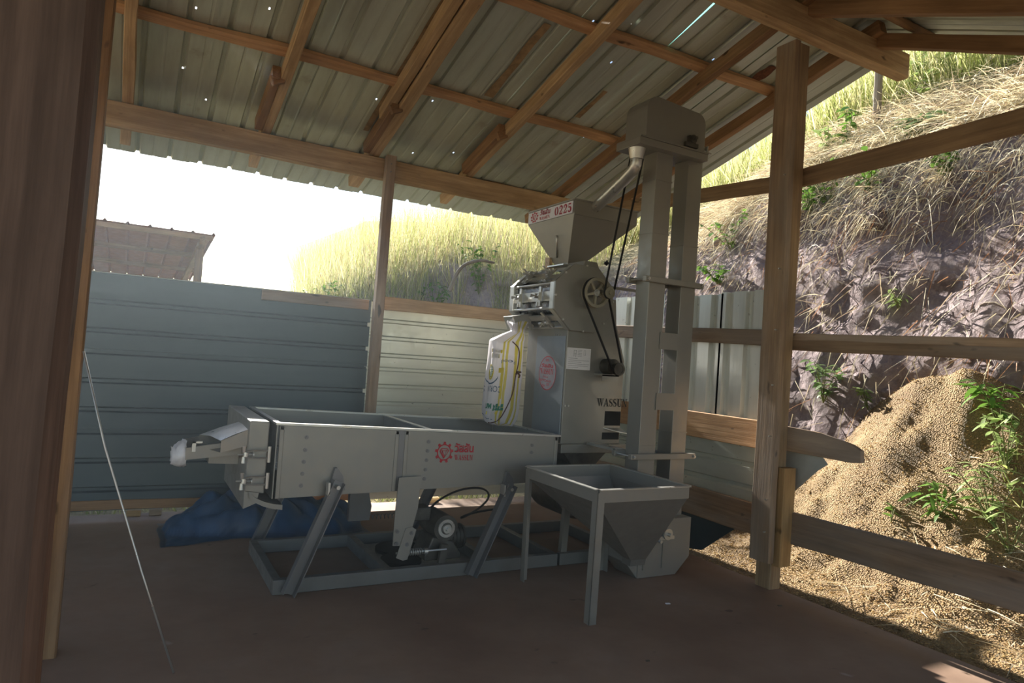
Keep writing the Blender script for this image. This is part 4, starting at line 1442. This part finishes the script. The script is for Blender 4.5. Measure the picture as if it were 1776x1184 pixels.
stp = [bag_pt(D(-92), .80, .008), bag_pt(D(-72), .74, .012), bag_pt(D(-70), .60, .012), bag_pt(D(-78), .48, .012), bag_pt(D(-84), .30, .012), bag_pt(D(-92), .12, .01), bag_pt(D(-100), .03, .008), bag_pt(D(-125), .005, .006), bag_pt(D(-150), .01, .006)]
obj('string', G().tube(smooth_path(stp), .0045, 6), STRING, sk, smooth='all')
kn = G()
kc = bag_pt(D(-74), .52, .012)
for k in range(5):
    a = Vector((random.uniform(-.02, .03), -.01, random.uniform(-.05, .02)))
    kn.tube([kc, kc + a * .6 + Vector((.01, -.01, 0)), kc + a], .007, 6)
obj('string_knot', kn, STRING, sk, smooth='all')
# milky plastic bag pulled over the lower spout
g = G()
rows = []
for i in range(9):
    k = i / 8
    r = .075 * (1 - .45 * k ** 2) + .0
    rows.append([(.345 - .075 * k + .012 * mnoise.noise((j * .9, i, 2)), 4.60 + (r * 2.2) * math.cos(2 * math.pi * j / 20), .755 - .02 * k + r * math.sin(2 * math.pi * j / 20) * (1.0 if math.sin(2 * math.pi * j / 20) > 0 else 1.1) + .02 * mnoise.noise((j * .7, i * .8, 5))) for j in range(20)])
g.grid(rows, close=True)
g.face(rows[-1])
o = obj('plastic_bag', g, PLASTIC, smooth='all')
tag(o, 'small milky plastic bag pulled over the spout at the left end of the shaker', 'bag')
# blue tarp
g = G()
rows = []
nx, ny = 70, 44
for j in range(ny + 1):
    row = []
    for i in range(nx + 1):
        u, v = i / nx, j / ny
        x, y = .28 + 1.5 * u, 5.22 + .70 * v + .10 * math.sin(u * 5)
        dx, dy = (u - .52) / .5, (v - .60) / .52
        q = max(0, 1 - (dx * dx + dy * dy))
        h = .34 * q ** .6
        fold = abs(mnoise.noise((x * 4.5 + y * 2, y * 4.5, 3))) * .26 + abs(mnoise.noise((x * 9, y * 7 + x * 5, 8))) * .16 - .05
        z = .006 + h * (.70 + fold * 2.2) + (.02 * abs(mnoise.noise((x * 9, y * 9, 1))) if q > 0 else .012 * abs(mnoise.noise((x * 9, y * 9, 1))))
        if u < .03 or u > .97 or v < .03 or v > .97:
            z = .005
        row.append((x + .03 * mnoise.noise((x * 6, y * 6, 4)), y + .05 * mnoise.noise((x * 5, y * 5, 6)), z))
    rows.append(row)
o = obj('blue_tarp', G().grid(rows), TARP, smooth='all')
tag(o, 'crumpled dark blue tarp heaped on the floor against the back wall', 'tarp')
# small litter flecks on the slab
for i, (x, y, s, mm) in enumerate(((3.02, 3.22, .03, PAPER), (2.35, 2.62, .02, BARK), (3.72, 2.95, .028, BARK))):
    o = obj('litter_scrap', G().extrude([(x, y, .001), (x + s, y - s * .3, .001), (x + s * 1.2, y + s * .3, .001), (x + s * .2, y + s * .5, .001)], (0, 0, .003)), mm)
    tag(o, ('pale paper scrap on the slab in front of the feed hopper', 'dark wood chip on the bare slab near the bottom of the view', 'dark chip on the slab left of the gable post foot')[i], 'litter')

# ------------------------------------------------------------------ hillside cut behind and right of the shed
ctrl = np.array([(5.75, -6), (5.6, -2), (5.5, 2), (5.5, 4.5), (5.6, 6.4), (5.65, 8.2), (5.0, 9.9), (3.5, 10.7), (1.6, 11.0), (-.8, 12.0), (-4, 13.5), (-8, 16)], float)
for _ in range(4):
    q = [ctrl[0]]
    for a, b in zip(ctrl[:-1], ctrl[1:]):
        q += [a * .75 + b * .25, a * .25 + b * .75]
    q.append(ctrl[-1])
    ctrl = np.array(q)
seg = np.linalg.norm(np.diff(ctrl, axis=0), axis=1)
cum = np.concatenate([[0], np.cumsum(seg)])
NS, TOT = 330, cum[-1]
sv = np.linspace(0, TOT, NS)
BX, BY2 = np.interp(sv, cum, ctrl[:, 0]), np.interp(sv, cum, ctrl[:, 1])
tx, ty = np.gradient(BX), np.gradient(BY2)
tl = np.hypot(tx, ty)
NX, NY = ty / tl, -tx / tl                       # outward, away from the shed
ds = np.concatenate([np.linspace(-.5, 0, 5)[:-1], np.linspace(0, 2.0, 56), 2.0 + np.cumsum(np.linspace(.05, 1.1, 44))])
# height of the lip along the curve: full on the right, dying away behind on the left
LIPX = np.array([-6, -2, .6, 2.4, 3.9, 5.0, 5.45, 5.8])


def lip_h(bx, by):
    return np.interp(bx - np.clip(by - 5.5, 0, 20) * .9, [-6, -4.3, -3.35, -2.3, -1.18, 0, 1.04, 3.0, 4.3, 5.5], [0, .05, .75, 1.9, 2.75, 3.1, 3.0, 3.05, 3.45, 4.10])


def smooth(t):
    t = np.clip(t, 0, 1)
    return t * t * (3 - 2 * t)


def bank_height(bx, by, d, px, py):
    h = lip_h(bx, by)
    wl_ = .6 + .95 * (h / 4.1) ** 2
    face = np.where(d < 0, 0, np.clip(d / wl_, 0, 1) ** .82)
    back = np.clip((by - 7.0) / 3.5, 0, 1)
    slope = .84 * (1 - back) + .30 * back * np.clip(h / 2.6, 0, 1)
    dd = np.clip(d - wl_, 0, None)
    z = h * (face * .72 + .28 * smooth(face)) + slope * dd * (1 - .25 * smooth(dd / 12))
    return z


def terr(si, d):
    bx, by = np.interp(si, sv, BX), np.interp(si, sv, BY2)
    nx_, ny_ = np.interp(si, sv, NX), np.interp(si, sv, NY)
    px, py = bx + nx_ * d, by + ny_ * d
    return px, py, bank_height(bx, by, d, px, py), bx, by


verts = np.zeros((NS, len(ds), 3))
zone = np.zeros((NS, len(ds)))
for i in range(NS):
    px, py, z, bx, by = terr(np.full(len(ds), sv[i]), ds)
    h = lip_h(BX[i], BY2[i])
    wl_ = .6 + .95 * (h / 4.1) ** 2
    for j, d in enumerate(ds):
        p = Vector((px[j], py[j], z[j]))
        onface = max(0.0, min(1.0, (d + .1) / .2)) * max(0.0, min(1.0, (wl_ + .25 - d) / .3))
        n = mnoise.fractal(p * 1.3, 1.0, 2.0, 4)
        n2 = mnoise.fractal(p * 5.5, .9, 2.1, 4)
        cl_ = abs(mnoise.noise(p * 7.0)) + .6 * abs(mnoise.noise(p * 15))
        disp = onface * (.14 * n + .07 * n2 - .13 * cl_) + (1 - onface) * (.10 * n + .03 * n2)
        verts[i, j] = (p.x + NX[i] * disp * .9 * onface, p.y + NY[i] * disp * .9 * onface, p.z + disp * (.35 if onface > .3 else 1) - (.10 if d < 0 else 0))
        zone[i, j] = max(0, min(1, (d - wl_ * (.92 + .25 * mnoise.noise(p * 1.1))) / .25)) if d > 0 else .55
me = bpy.data.meshes.new('hillside')
nd = len(ds)
fs = [(i * nd + j, i * nd + j + 1, (i + 1) * nd + j + 1, (i + 1) * nd + j) for i in range(NS - 1) for j in range(nd - 1)]
me.from_pydata(verts.reshape(-1, 3).tolist(), [], fs)
za = me.attributes.new('zone', 'FLOAT', 'POINT')
za.data.foreach_set('value', zone.reshape(-1))
me.materials.append(EARTH)
me.shade_smooth()
hill = bpy.data.objects.new('hillside', me)
COL.objects.link(hill)
tag(hill, 'steep cut earth bank with dry grassy hillside above it', 'hillside', kind='structure')


# ------------------------------------------------------------------ grain heap
def heap_z(x, y):
    top = 1.50 * math.exp(-((y - 3.15) / 1.30) ** 2) + .25 * math.exp(-((y - 1.6) / 1.2) ** 2)
    t = max(0.0, min(1.0, (5.85 - x) / 1.35))
    z = top * (1 - t) ** 1.35
    z += (.10 * mnoise.fractal((x * 1.8, y * 1.8, 2), 1, 2, 3) + .05 * mnoise.fractal((x * 4.2, y * 4.2, 7), 1, 2, 2)) * max(.15, min(1, (x - 4.15) / .6)) + .016 * mnoise.fractal((x * 8, y * 8, 5), 1, 2, 3)
    base = -.06 + .07 * smooth(np.array((x - 4.0) / .35)).item() * 1.0
    return base + max(0, z) + .02 * abs(mnoise.noise((x * 3, y * 3, 1)))


nx, ny = 90, 190
rows = []
for j in range(ny + 1):
    y = -2.5 + 8.6 * j / ny
    x0_ = 4.0 + .05 * mnoise.noise((y * 2, 0, 0))
    row = []
    for i in range(nx + 1):
        x = x0_ + (6.15 - x0_) * i / nx
        row.append((x, y, heap_z(x, y) if 0 < i else -.12))
    rows.append(row)
heap = obj('grain_heap', G().grid(rows), HUSK, smooth='all', merge=False, origin=(5, 3, 0))
tag(heap, 'sloping heap of golden grain husks piled against the earth bank', 'grain heap')


# ------------------------------------------------------------------ fast strips of leaf blades
def hsv_mix(c, n, spread=.25):
    k = 1 + spread * (rng.random((n, 1)) * 2 - 1)
    return np.clip(c * k, 0, 1)


BUSHES = ((2.80, 11.45), (4.55, 10.90), (5.25, 10.70))


def blades(name, base, direc, length, width, droop, cols, mat, label, cat, nseg=3, parent=None):
    """many leaf blades as one mesh: base (n,3), direc (n,3) unit start direction, droop (n,) fall per length"""
    keep = np.ones(len(base), bool)
    for bx, by in BUSHES:                            # grass thinned around and just before the bushes to keep them visible
        u = np.array([bx, by]) / math.hypot(bx, by)
        rel = base[:, :2] - np.array([bx, by])
        al = rel @ u
        ac = np.abs(rel @ np.array([-u[1], u[0]]))
        keep &= ~((al < .15) & (al > -1.3) & (ac < .24) & (rng.random(len(base)) < .9))
    base, direc, length, width, droop, cols = base[keep], direc[keep], length[keep], width[keep], droop[keep], cols[keep]
    n = len(base)
    t = np.linspace(0, 1, nseg + 1)
    side = np.cross(direc, rng.normal(size=(n, 3)))
    side /= np.linalg.norm(side, axis=1, keepdims=True) + 1e-9
    P = np.zeros((n, nseg + 1, 2, 3))
    for k, tt in enumerate(t):
        c = base + direc * (length * tt)[:, None]
        c[:, 2] -= droop * length * tt ** 2
        w = width * (1 - .92 * tt ** 1.5) / 2
        P[:, k, 0] = c - side * w[:, None]
        P[:, k, 1] = c + side * w[:, None]
    V = P.reshape(-1, 3)
    nv = (nseg + 1) * 2
    f = np.array([[2 * k, 2 * k + 1, 2 * k + 3, 2 * k + 2] for k in range(nseg)])
    Fc = (np.arange(n) * nv)[:, None, None] + f[None]
    Fc = Fc.reshape(-1, 4)
    me = bpy.data.meshes.new(name)
    me.vertices.add(len(V))
    me.vertices.foreach_set('co', V.reshape(-1))
    me.loops.add(Fc.size)
    me.loops.foreach_set('vertex_index', Fc.reshape(-1).astype(np.int32))
    me.polygons.add(len(Fc))
    me.polygons.foreach_set('loop_start', (np.arange(len(Fc)) * 4).astype(np.int32))
    me.update(calc_edges=True)
    at = me.color_attributes.new('tint', 'FLOAT_COLOR', 'POINT')
    c4 = np.ones((n, nv, 4))
    c4[:, :, :3] = cols[:, None, :]
    at.data.foreach_set('color', c4.reshape(-1))
    me.materials.append(mat)
    o = bpy.data.objects.new(name, me)
    COL.objects.link(o)
    tag(o, label, cat, kind='stuff')
    return o


vflat = verts.reshape(-1, 3)


def ground_at(si, d):
    """point on the displaced hillside grid"""
    i = np.clip(si / TOT * (NS - 1), 0, NS - 1.001)
    j = np.interp(d, ds, np.arange(nd))
    i0, j0 = i.astype(int), np.clip(j.astype(int), 0, nd - 2)
    fi, fj = (i - i0)[:, None], (j - j0)[:, None]
    return (verts[i0, j0] * (1 - fi) + verts[i0 + 1, j0] * fi) * (1 - fj) + (verts[i0, j0 + 1] * (1 - fi) + verts[i0 + 1, j0 + 1] * fi) * fj


def s_of_y(y):
    return np.interp(y, BY2, sv)


def unit(v):
    return v / (np.linalg.norm(v, axis=1, keepdims=True) + 1e-9)


CAMP = np.array([0, 0, 1.45])
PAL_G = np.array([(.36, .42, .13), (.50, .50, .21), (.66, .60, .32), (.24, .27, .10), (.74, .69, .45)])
PAL_S = np.array([(.78, .70, .50), (.84, .77, .58), (.62, .52, .34), (.68, .60, .40), (.46, .36, .26)])


def pick(pal, n, w=None):
    return hsv_mix(pal[rng.choice(len(pal), n, p=w)], n)


# tall sunlit grass behind the back wall
n = 42000
si = s_of_y(8.6) + rng.random(n) * (s_of_y(14.8) - s_of_y(8.6))
d = .10 + 11 * rng.random(n) ** 1.6
b_ = ground_at(si, d)
dr = unit(np.stack([rng.normal(0, .20, n), rng.normal(0, .20, n), np.ones(n)], 1))
blades('tall_grass', b_, dr, .60 + 1.0 * rng.random(n), .004 + .009 * rng.random(n) ** 1.5, .06 + .26 * rng.random(n), pick(np.vstack([PAL_G, [(.38, .29, .16)]]), n, [.18, .22, .24, .10, .12, .14]), GRASS,
       'tall yellow-green grass glowing in sun behind the back wall', 'grass')
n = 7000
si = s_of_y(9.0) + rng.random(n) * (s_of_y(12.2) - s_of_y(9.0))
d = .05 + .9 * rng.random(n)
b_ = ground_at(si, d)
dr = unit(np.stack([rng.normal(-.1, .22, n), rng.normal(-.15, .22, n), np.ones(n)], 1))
blades('shade_tinted_grass', b_, dr, .45 + .6 * rng.random(n), .006 + .009 * rng.random(n), .2 + .4 * rng.random(n), pick(PAL_G * .75, n), GRASS,  # palette darkened, so the shade sits in the blade colour
       'tangled grass with shade in its colour at the foot of the slope behind the drum', 'grass')
# grass on the slope above the bank
n = 34000
si = s_of_y(.2) + rng.random(n) * (s_of_y(9.0) - s_of_y(.2))
d = 2.25 + 8.5 * rng.random(n) ** 1.35
b_ = ground_at(si, d)
dr = unit(np.stack([rng.normal(-.05, .2, n), rng.normal(0, .2, n), np.ones(n)], 1))
blades('slope_grass', b_, dr, .40 + .95 * rng.random(n), .007 + .011 * rng.random(n), .15 + .45 * rng.random(n), pick(PAL_G, n, [.26, .24, .20, .18, .12]), GRASS,
       'tall green and straw coloured grass on the slope above the bank', 'grass')
# mown straw on the lip of the bank
n = 15000
si = s_of_y(.5) + rng.random(n) * (s_of_y(7.6) - s_of_y(.5))
d = 1.4 + 1.05 * rng.random(n)
b_ = ground_at(si, d)
b_[:, 2] += .05 * rng.random(n)
dr = unit(np.stack([rng.normal(-.25, .6, n), rng.normal(0, .7, n), .30 * np.abs(rng.normal(0, .6, n))], 1))
blades('cut_straw', b_, dr, .20 + .40 * rng.random(n), .007 + .009 * rng.random(n), .25 + .4 * rng.random(n), pick(PAL_S, n), STRAW,
       'bleached cut straw lying along the top edge of the bank', 'straw')
# straw hanging down the face in clumps
n = 4300
ck = rng.random((60, 2))
which = rng.choice(60, n)
sc = s_of_y(-.5) + ck[which, 0] * (s_of_y(8.0) - s_of_y(-.5)) + rng.normal(0, .16, n)
yq = np.interp(sc, sv, BY2)
d = np.clip(1.12 + ck[which, 1] * .50 + rng.normal(0, .12, n) - np.where(yq < 2.9, .6 * rng.random(n), 0), .25, 1.7)
b_ = ground_at(sc, d)
nxx, nyy = np.interp(sc, sv, NX), np.interp(sc, sv, NY)
b_[:, 0] -= nxx * .03
b_[:, 1] -= nyy * .03
o1 = .45 + .5 * rng.random(n)
dr = unit(np.stack([-nxx * o1 + rng.normal(0, .35, n), -nyy * o1 + rng.normal(0, .45, n), rng.normal(.05, .35, n)], 1))
blades('hanging_straw', b_, dr, .16 + .38 * rng.random(n) ** 1.3, .005 + .007 * rng.random(n), .5 + .6 * rng.random(n), pick(PAL_S, n), STRAW,
       'dry straw hanging in clumps down the cut earth face', 'straw', nseg=4)
n = 3400
sc = s_of_y(.5) + rng.random(n) * (s_of_y(8.2) - s_of_y(.5))
yq = np.interp(sc, sv, BY2)
d = .25 + 1.3 * rng.random(n) ** np.where(yq < 3.6, .8, .55)
b_ = ground_at(sc, d)
nxx, nyy = np.interp(sc, sv, NX), np.interp(sc, sv, NY)
b_[:, 0] -= nxx * .05
b_[:, 1] -= nyy * .05
dr = unit(np.stack([-.22 + rng.normal(0, .16, n), .35 + rng.normal(0, .45, n), -.75 + rng.normal(0, .35, n)], 1))
blades('loose_straw', b_, dr, .08 + .40 * rng.random(n) ** 1.6, .004 + .007 * rng.random(n), .02 + .15 * rng.random(n), pick(np.vstack([PAL_S, [(.45, .24, .13), (.36, .20, .12)]]), n), STRAW,
       'single dry stalks scattered over the bare earth of the bank', 'straw')
# stray straws on the heap strip, low grass at the foot on the right, dry grass behind the wall gap
n = 900
xx, yy = 4.2 + 1.3 * rng.random(n), -.5 + 3.6 * rng.random(n)
b_ = np.array([(x, y, heap_z(x, y) + .012) for x, y in zip(xx, yy)])
dr = unit(np.stack([rng.normal(0, 1, n), rng.normal(0, 1, n), .06 + .1 * rng.random(n)], 1))
blades('scattered_straw', b_, dr, .08 + .22 * rng.random(n), .004 + .004 * rng.random(n), .05 + .1 * rng.random(n), pick(PAL_S, n), STRAW,
       'thin straws scattered over the spilled husks along the slab edge', 'straw')
n = 5000
xx, yy = -2.5 + 6.5 * rng.random(n), 6.9 + 2.2 * rng.random(n) ** 1.2
b_ = np.stack([xx, yy, np.full(n, -.14)], 1)
dr = unit(np.stack([rng.normal(0, .3, n), rng.normal(0, .3, n), np.ones(n)], 1))
blades('yard_grass', b_, dr, .08 + .25 * rng.random(n), .008 + .008 * rng.random(n), .3 + .4 * rng.random(n), pick(PAL_G, n), GRASS,
       'short sunlit grass seen through the gap under the back wall', 'grass')
n = 900
si = s_of_y(.2) + rng.random(n) * (s_of_y(2.5) - s_of_y(.2))
d = -.15 + .75 * rng.random(n)
b_ = ground_at(si, d)
b_[:, 2] = np.maximum(b_[:, 2], [heap_z(x, y) for x, y, z in b_])
dr = unit(np.stack([rng.normal(-.4, .4, n), rng.normal(0, .4, n), np.ones(n)], 1))
blades('foot_grass', b_, dr, .10 + .35 * rng.random(n), .008 + .010 * rng.random(n), .4 + .5 * rng.random(n), pick(PAL_G, n, [.35, .2, .1, .3, .05]), GRASS,
       'low green grass at the foot of the bank on the right', 'grass')
# loose husks lying on the heap surface
n = 26000
xx = 4.06 + 1.9 * rng.random(n) ** 1.1
yy = -.3 + 5.6 * rng.random(n)
zz_ = np.array([heap_z(x, y) for x, y in zip(xx, yy)])
b_ = np.stack([xx, yy, zz_ + .002], 1)
dr = unit(np.stack([rng.normal(0, 1, n), rng.normal(0, 1, n), .25 * rng.random(n)], 1))
PAL_H = np.array([(.44, .30, .13), (.34, .21, .085), (.52, .38, .18), (.24, .15, .06)])
blades('loose_husks', b_, dr, .012 + .012 * rng.random(n), .007 + .005 * rng.random(n), np.zeros(n), pick(PAL_H, n), STRAW,
       'loose golden husks lying over the heap and the ground strip', 'husks', nseg=1)


# ------------------------------------------------------------------ single plants
def leaf_mesh(L, W, fold=.12, droop=.25, lobes=0):
    g = G()
    rows = []
    for i in range(6):
        t = i / 5
        w = W / 2 * math.sin(math.pi * min(1, (t * .93 + .04))) ** .8
        z = -droop * L * t * t
        rows.append([(t * L, -w, z + fold * w), (t * L, 0, z), (t * L, w, z + fold * w)])
    g.grid(rows)
    return g


LEAFSRC = {}


def plant(name, label, cat, base, height, stems, leaves, L, W, mat, spread=.35, seed=1, group=None, droop=.3, lean=(0, 0)):
    rd = random.Random(seed)
    base = Vector(base)
    t = thing(name, base, label, cat, group)
    key = (round(L, 3), round(W, 3), mat.name)
    for s in range(stems):
        a = rd.uniform(0, 6.28)
        tip = base + Vector((math.cos(a) * spread * height * rd.uniform(.2, 1) + lean[0] * height, math.sin(a) * spread * height * rd.uniform(.2, 1) + lean[1] * height, height * rd.uniform(.65, 1)))
        midp = base + (tip - base) * .5 + Vector((0, 0, .08 * height))
        pth_ = smooth_path([base - Vector((0, 0, .02)), midp, tip], 2)
        obj('stem', G().tube(pth_, lambda k: .005 * (1 - .6 * k) * max(1, height), 6), STEM, t, smooth='all')
        nl = leaves // stems
        for k in range(nl):
            f = .25 + .75 * (k + rd.random()) / nl
            p = pth_[min(len(pth_) - 1, int(f * (len(pth_) - 1)))]
            rot = (rd.uniform(-.4, .4), rd.uniform(-.6, .5), rd.uniform(0, 6.28))
            sc_ = rd.uniform(.6, 1.15)
            if key not in LEAFSRC:
                o = obj('leaf', leaf_mesh(L, W, droop=droop), mat, t, smooth='all', origin=(0, 0, 0), merge=False)
                o.location = p - world_of(t)
                o.rotation_euler = rot
                LEAFSRC[key] = o
            else:
                inst(LEAFSRC[key], 'leaf', p, t, rot, (sc_,) * 3)
    return t


def hz(x, y):
    return heap_z(x, y)


def surf(x, y):
    k = np.argmin(np.hypot(vflat[:, 0] - x, vflat[:, 1] - y))
    return (x, y, float(vflat[k, 2]))


plant('leafy_shrub', 'bushy pale green plant growing at the left top of the husk heap', 'plant', (5.86, 4.27, 1.26), .40, 7, 90, .095, .045, LEAF3, .55, 3)
plant('leafy_shrub', 'smaller pale plant just right of the bushy one on the husk heap', 'plant', (5.84, 3.80, 1.24), .24, 5, 40, .07, .035, LEAF2, .6, 4)
plant('seedling', 'tiny two-leaved green seedling alone on the lower slope of the husk heap', 'plant', (5.02, 3.04, hz(5.02, 3.04)), .12, 2, 6, .11, .045, LEAF, .5, 5)
plant('broad_leaf_weed', 'low green weed with long pointed leaves right of the tiny seedling', 'plant', (5.15, 2.78, hz(5.15, 2.78)), .20, 6, 42, .17, .038, LEAF, 1.2, 6)
plant('broad_leaf_weed', 'tall drooping weed with narrow leaves at the right side of the husk heap', 'plant', (5.22, 2.46, hz(5.22, 2.46)), .42, 6, 60, .15, .030, LEAF2, .7, 7)
plant('broad_leaf_weed', 'dark-leaved plant high on the right of the heap just under the middle rail', 'plant', (5.72, 2.68, max(1.25, hz(5.72, 2.68))), .30, 5, 40, .15, .055, LEAF, .7, 8, lean=(-.3, .1))
plant('broad_leaf_weed', 'sparse weed with thin leaves low by the bottom rail at the right edge', 'plant', (5.12, 2.30, hz(5.12, 2.30)), .34, 5, 34, .12, .022, LEAF2, .5, 9)
plant('broad_leaf_weed', 'yellow-green tangled weed halfway up the right edge of the heap', 'plant', (5.50, 2.52, hz(5.50, 2.52)), .42, 7, 80, .11, .034, LEAF2, .55, 11)
plant('bank_tuft', 'small yellow-green tuft on the bare middle of the earth bank', 'plant', (6.19, 3.78, 2.18), .16, 6, 26, .11, .022, LEAF2, .9, 10, lean=(-.5, 0))
for i, (p, h_, lab) in enumerate((((6.58, 6.24, 3.06), .45, 'dark green creeper on the shaded bank left of the gable post'), ((6.66, 4.92, 3.44), .42, 'green creeper hanging below the top rail right of the gable post'),
                                  ((6.59, 5.11, 3.36), .28, 'small round-leaved creeper tight against the right side of the gable post'), ((6.31, 6.17, 2.58), .22, 'small weed low on the dark bank above the upright sheets'),
                                  ((6.62, 4.41, 3.47), .35, 'creeper with sparse leaves among straw, second one along the top rail'), ((6.66, 3.66, 3.50), .25, 'small leafy plant in the golden straw right of the creepers'))):
    plant('creeper', lab, 'plant', p, h_, 6, 60, .085, .055, LEAF, .9, 20 + i, lean=(-.55, 0))
for i, (p, h_, lab) in enumerate((((7.12, 5.05, 4.12), .55, 'upright green sapling on the straw lip beside the gable post'), ((7.00, 4.23, 4.07), .26, 'broad drooping leaves on the straw lip above the top rail'),
                                  ((7.75, 4.58, 4.69), .75, 'pale leafy plant at the front of the grass right of the stake'), ((7.16, 5.34, 4.15), .45, 'yellowing stalk plant at the edge of the straw, left of the sapling'))):
    plant('sapling', lab, 'plant', p, h_, (4, 3, 4, 3)[i], 36, .13 if i != 1 else .22, .065, (LEAF, LEAF3, LEAF2, LEAF2)[i], .35 if i != 1 else 1.0, 30 + i)
for i, (x, y, h_, lab) in enumerate(((2.80, 11.45, .9, 'leafy green bush in the tall grass just left of the slim post'), (4.55, 10.90, .7, 'dark leafy bush in the tall grass between slim post and drum'), (5.25, 10.70, .95, 'taller dark leafy bush in the tall grass left of the feed hopper'))):
    plant('bush', lab, 'bush', surf(x, y), h_, 12, 190, .085, .05, LEAF, .5, 40 + i)
# dead branch in the grass
o = obj('dead_branch', G().tube(smooth_path([(4.28, 9.75, 2.45), (4.40, 9.72, 2.85), (4.72, 9.7, 3.0), (5.0, 9.7, 2.98)]), lambda k: .035 - .018 * k, 8), BARK, smooth='all')
tag(o, 'bent grey dead branch in the tall grass behind the back wall', 'branch')
# fence stake up on the slope
bp0 = Vector((7.55, 4.99, 4.50))
o = obj('fence_stake', G().beam(bp0 - Vector((0, 0, .2)), bp0 + Vector((.02, .03, .78)), .085, .08, up=(0, 1, 0), seg=10, jit=.02, cham=.02), BARK, smooth=30)
tag(o, 'crooked grey wooden stake standing in the grass on the slope', 'stake')
# clods on the bank
ci = 0
for i in range(14):
    y, d0 = random.uniform(2.2, 6.0), random.uniform(.2, .8)
    p = Vector(ground_at(np.array([s_of_y(y)]), np.array([d0]))[0])
    g = G()
    r = random.uniform(.05, .10)
    rows = [[(p.x + r * math.sin(math.pi * a / 6) * math.cos(2 * math.pi * b / 9) * (1 + .4 * mnoise.noise((a, b * .7, i))), p.y + r * 1.3 * math.sin(math.pi * a / 6) * math.sin(2 * math.pi * b / 9) * (1 + .4 * mnoise.noise((a * .8, b, i + 9))), p.z + r * .8 * math.cos(math.pi * a / 6)) for b in range(9)] for a in range(7)]
    g.grid(rows, close=True)
    o = obj('earth_clod', g, EARTH, hill, smooth=50)
    za = o.data.attributes.new('zone', 'FLOAT', 'POINT')
    za.data.foreach_set('value', [0.0] * len(o.data.vertices))

# ------------------------------------------------------------------ neighbouring roof seen over the back wall
nh = thing('neighbour_shed', (-1, 12, 0), 'rusty brown shed with overhanging roof beyond the back wall at the left', 'shed')
g = G()
for k in range(18):
    x = -3.6 + k * .25
    g.face([(x, 9.9, 2.84), (x + .2, 9.9, 2.84), (x + .2, 14, 2.5), (x, 14, 2.5)])
    g.face([(x + .2, 9.9, 2.84), (x + .225, 9.9, 2.87), (x + .225, 14, 2.53), (x + .2, 14, 2.5)])
    g.face([(x + .225, 9.9, 2.87), (x + .25, 9.9, 2.84), (x + .25, 14, 2.5), (x + .225, 14, 2.53)])
obj('roof_sheet', g, RUSTROOF, nh)
for y in (10.0, 11.3, 12.6, 13.9):
    obj('purlin', G().beam((-3.6, y, 2.80 - (y - 10) * .083), (.88, y, 2.80 - (y - 10) * .083), .06, .06), WOOD_DARK, nh)
for x in (-3.4, -1.2, .75):
    obj('rafter', G().beam((x, 9.95, 2.74), (x, 14, 2.40), .07, .08), WOOD_DARK, nh)
    obj('post', G().beam((x, 13.8, -.14), (x, 13.8, 2.4), .1, .1, up=(0, 1, 0)), WOOD_DARK, nh)
    obj('post', G().beam((x, 10.3, -.14), (x, 10.3, 2.7), .1, .1, up=(0, 1, 0)), WOOD_DARK, nh)
obj('back_wall', G().box((-3.5, 13.9, -.14), (.8, 13.95, 2.42)), BRICKY, nh)

# ------------------------------------------------------------------ thin haze volume added to veil the view like lens glare
hz_m = bpy.data.materials.new('glare_haze')
hz_m.use_nodes = True
hn = hz_m.node_tree
hn.nodes.clear()
ho = hn.nodes.new('ShaderNodeOutputMaterial')
hv = hn.nodes.new('ShaderNodeVolumeScatter')
hv.inputs['Color'].default_value = (0.72, 0.87, 1.0, 1)
hv.inputs['Density'].default_value = 0.015
hv.inputs['Anisotropy'].default_value = 0.90
hn.links.new(hv.outputs[0], ho.inputs['Volume'])
haze = obj('glare_haze', G().box((-2.7, .45, .005), (3.78, 5.85, 2.66)), hz_m)
tag(haze, 'thin added haze inside the open shed standing in for lens glare', 'haze', kind='stuff')

# ------------------------------------------------------------------ things that repeat share a group
GROUPS = {'leafy_shrub': 'pale shrubs on top of the husk heap', 'broad_leaf_weed': 'weeds at the right side of the husk heap', 'creeper': 'creepers on the earth bank',
          'sapling': 'leafy plants along the straw lip', 'bush': 'leafy bushes in the tall grass', 'wood_scrap': 'wood offcuts under the back wall', 'litter_scrap': 'small litter on the slab'}
for o in list(SC.objects):
    if o.parent is None and o.name.split('.')[0] in GROUPS:
        o['group'] = GROUPS[o.name.split('.')[0]]
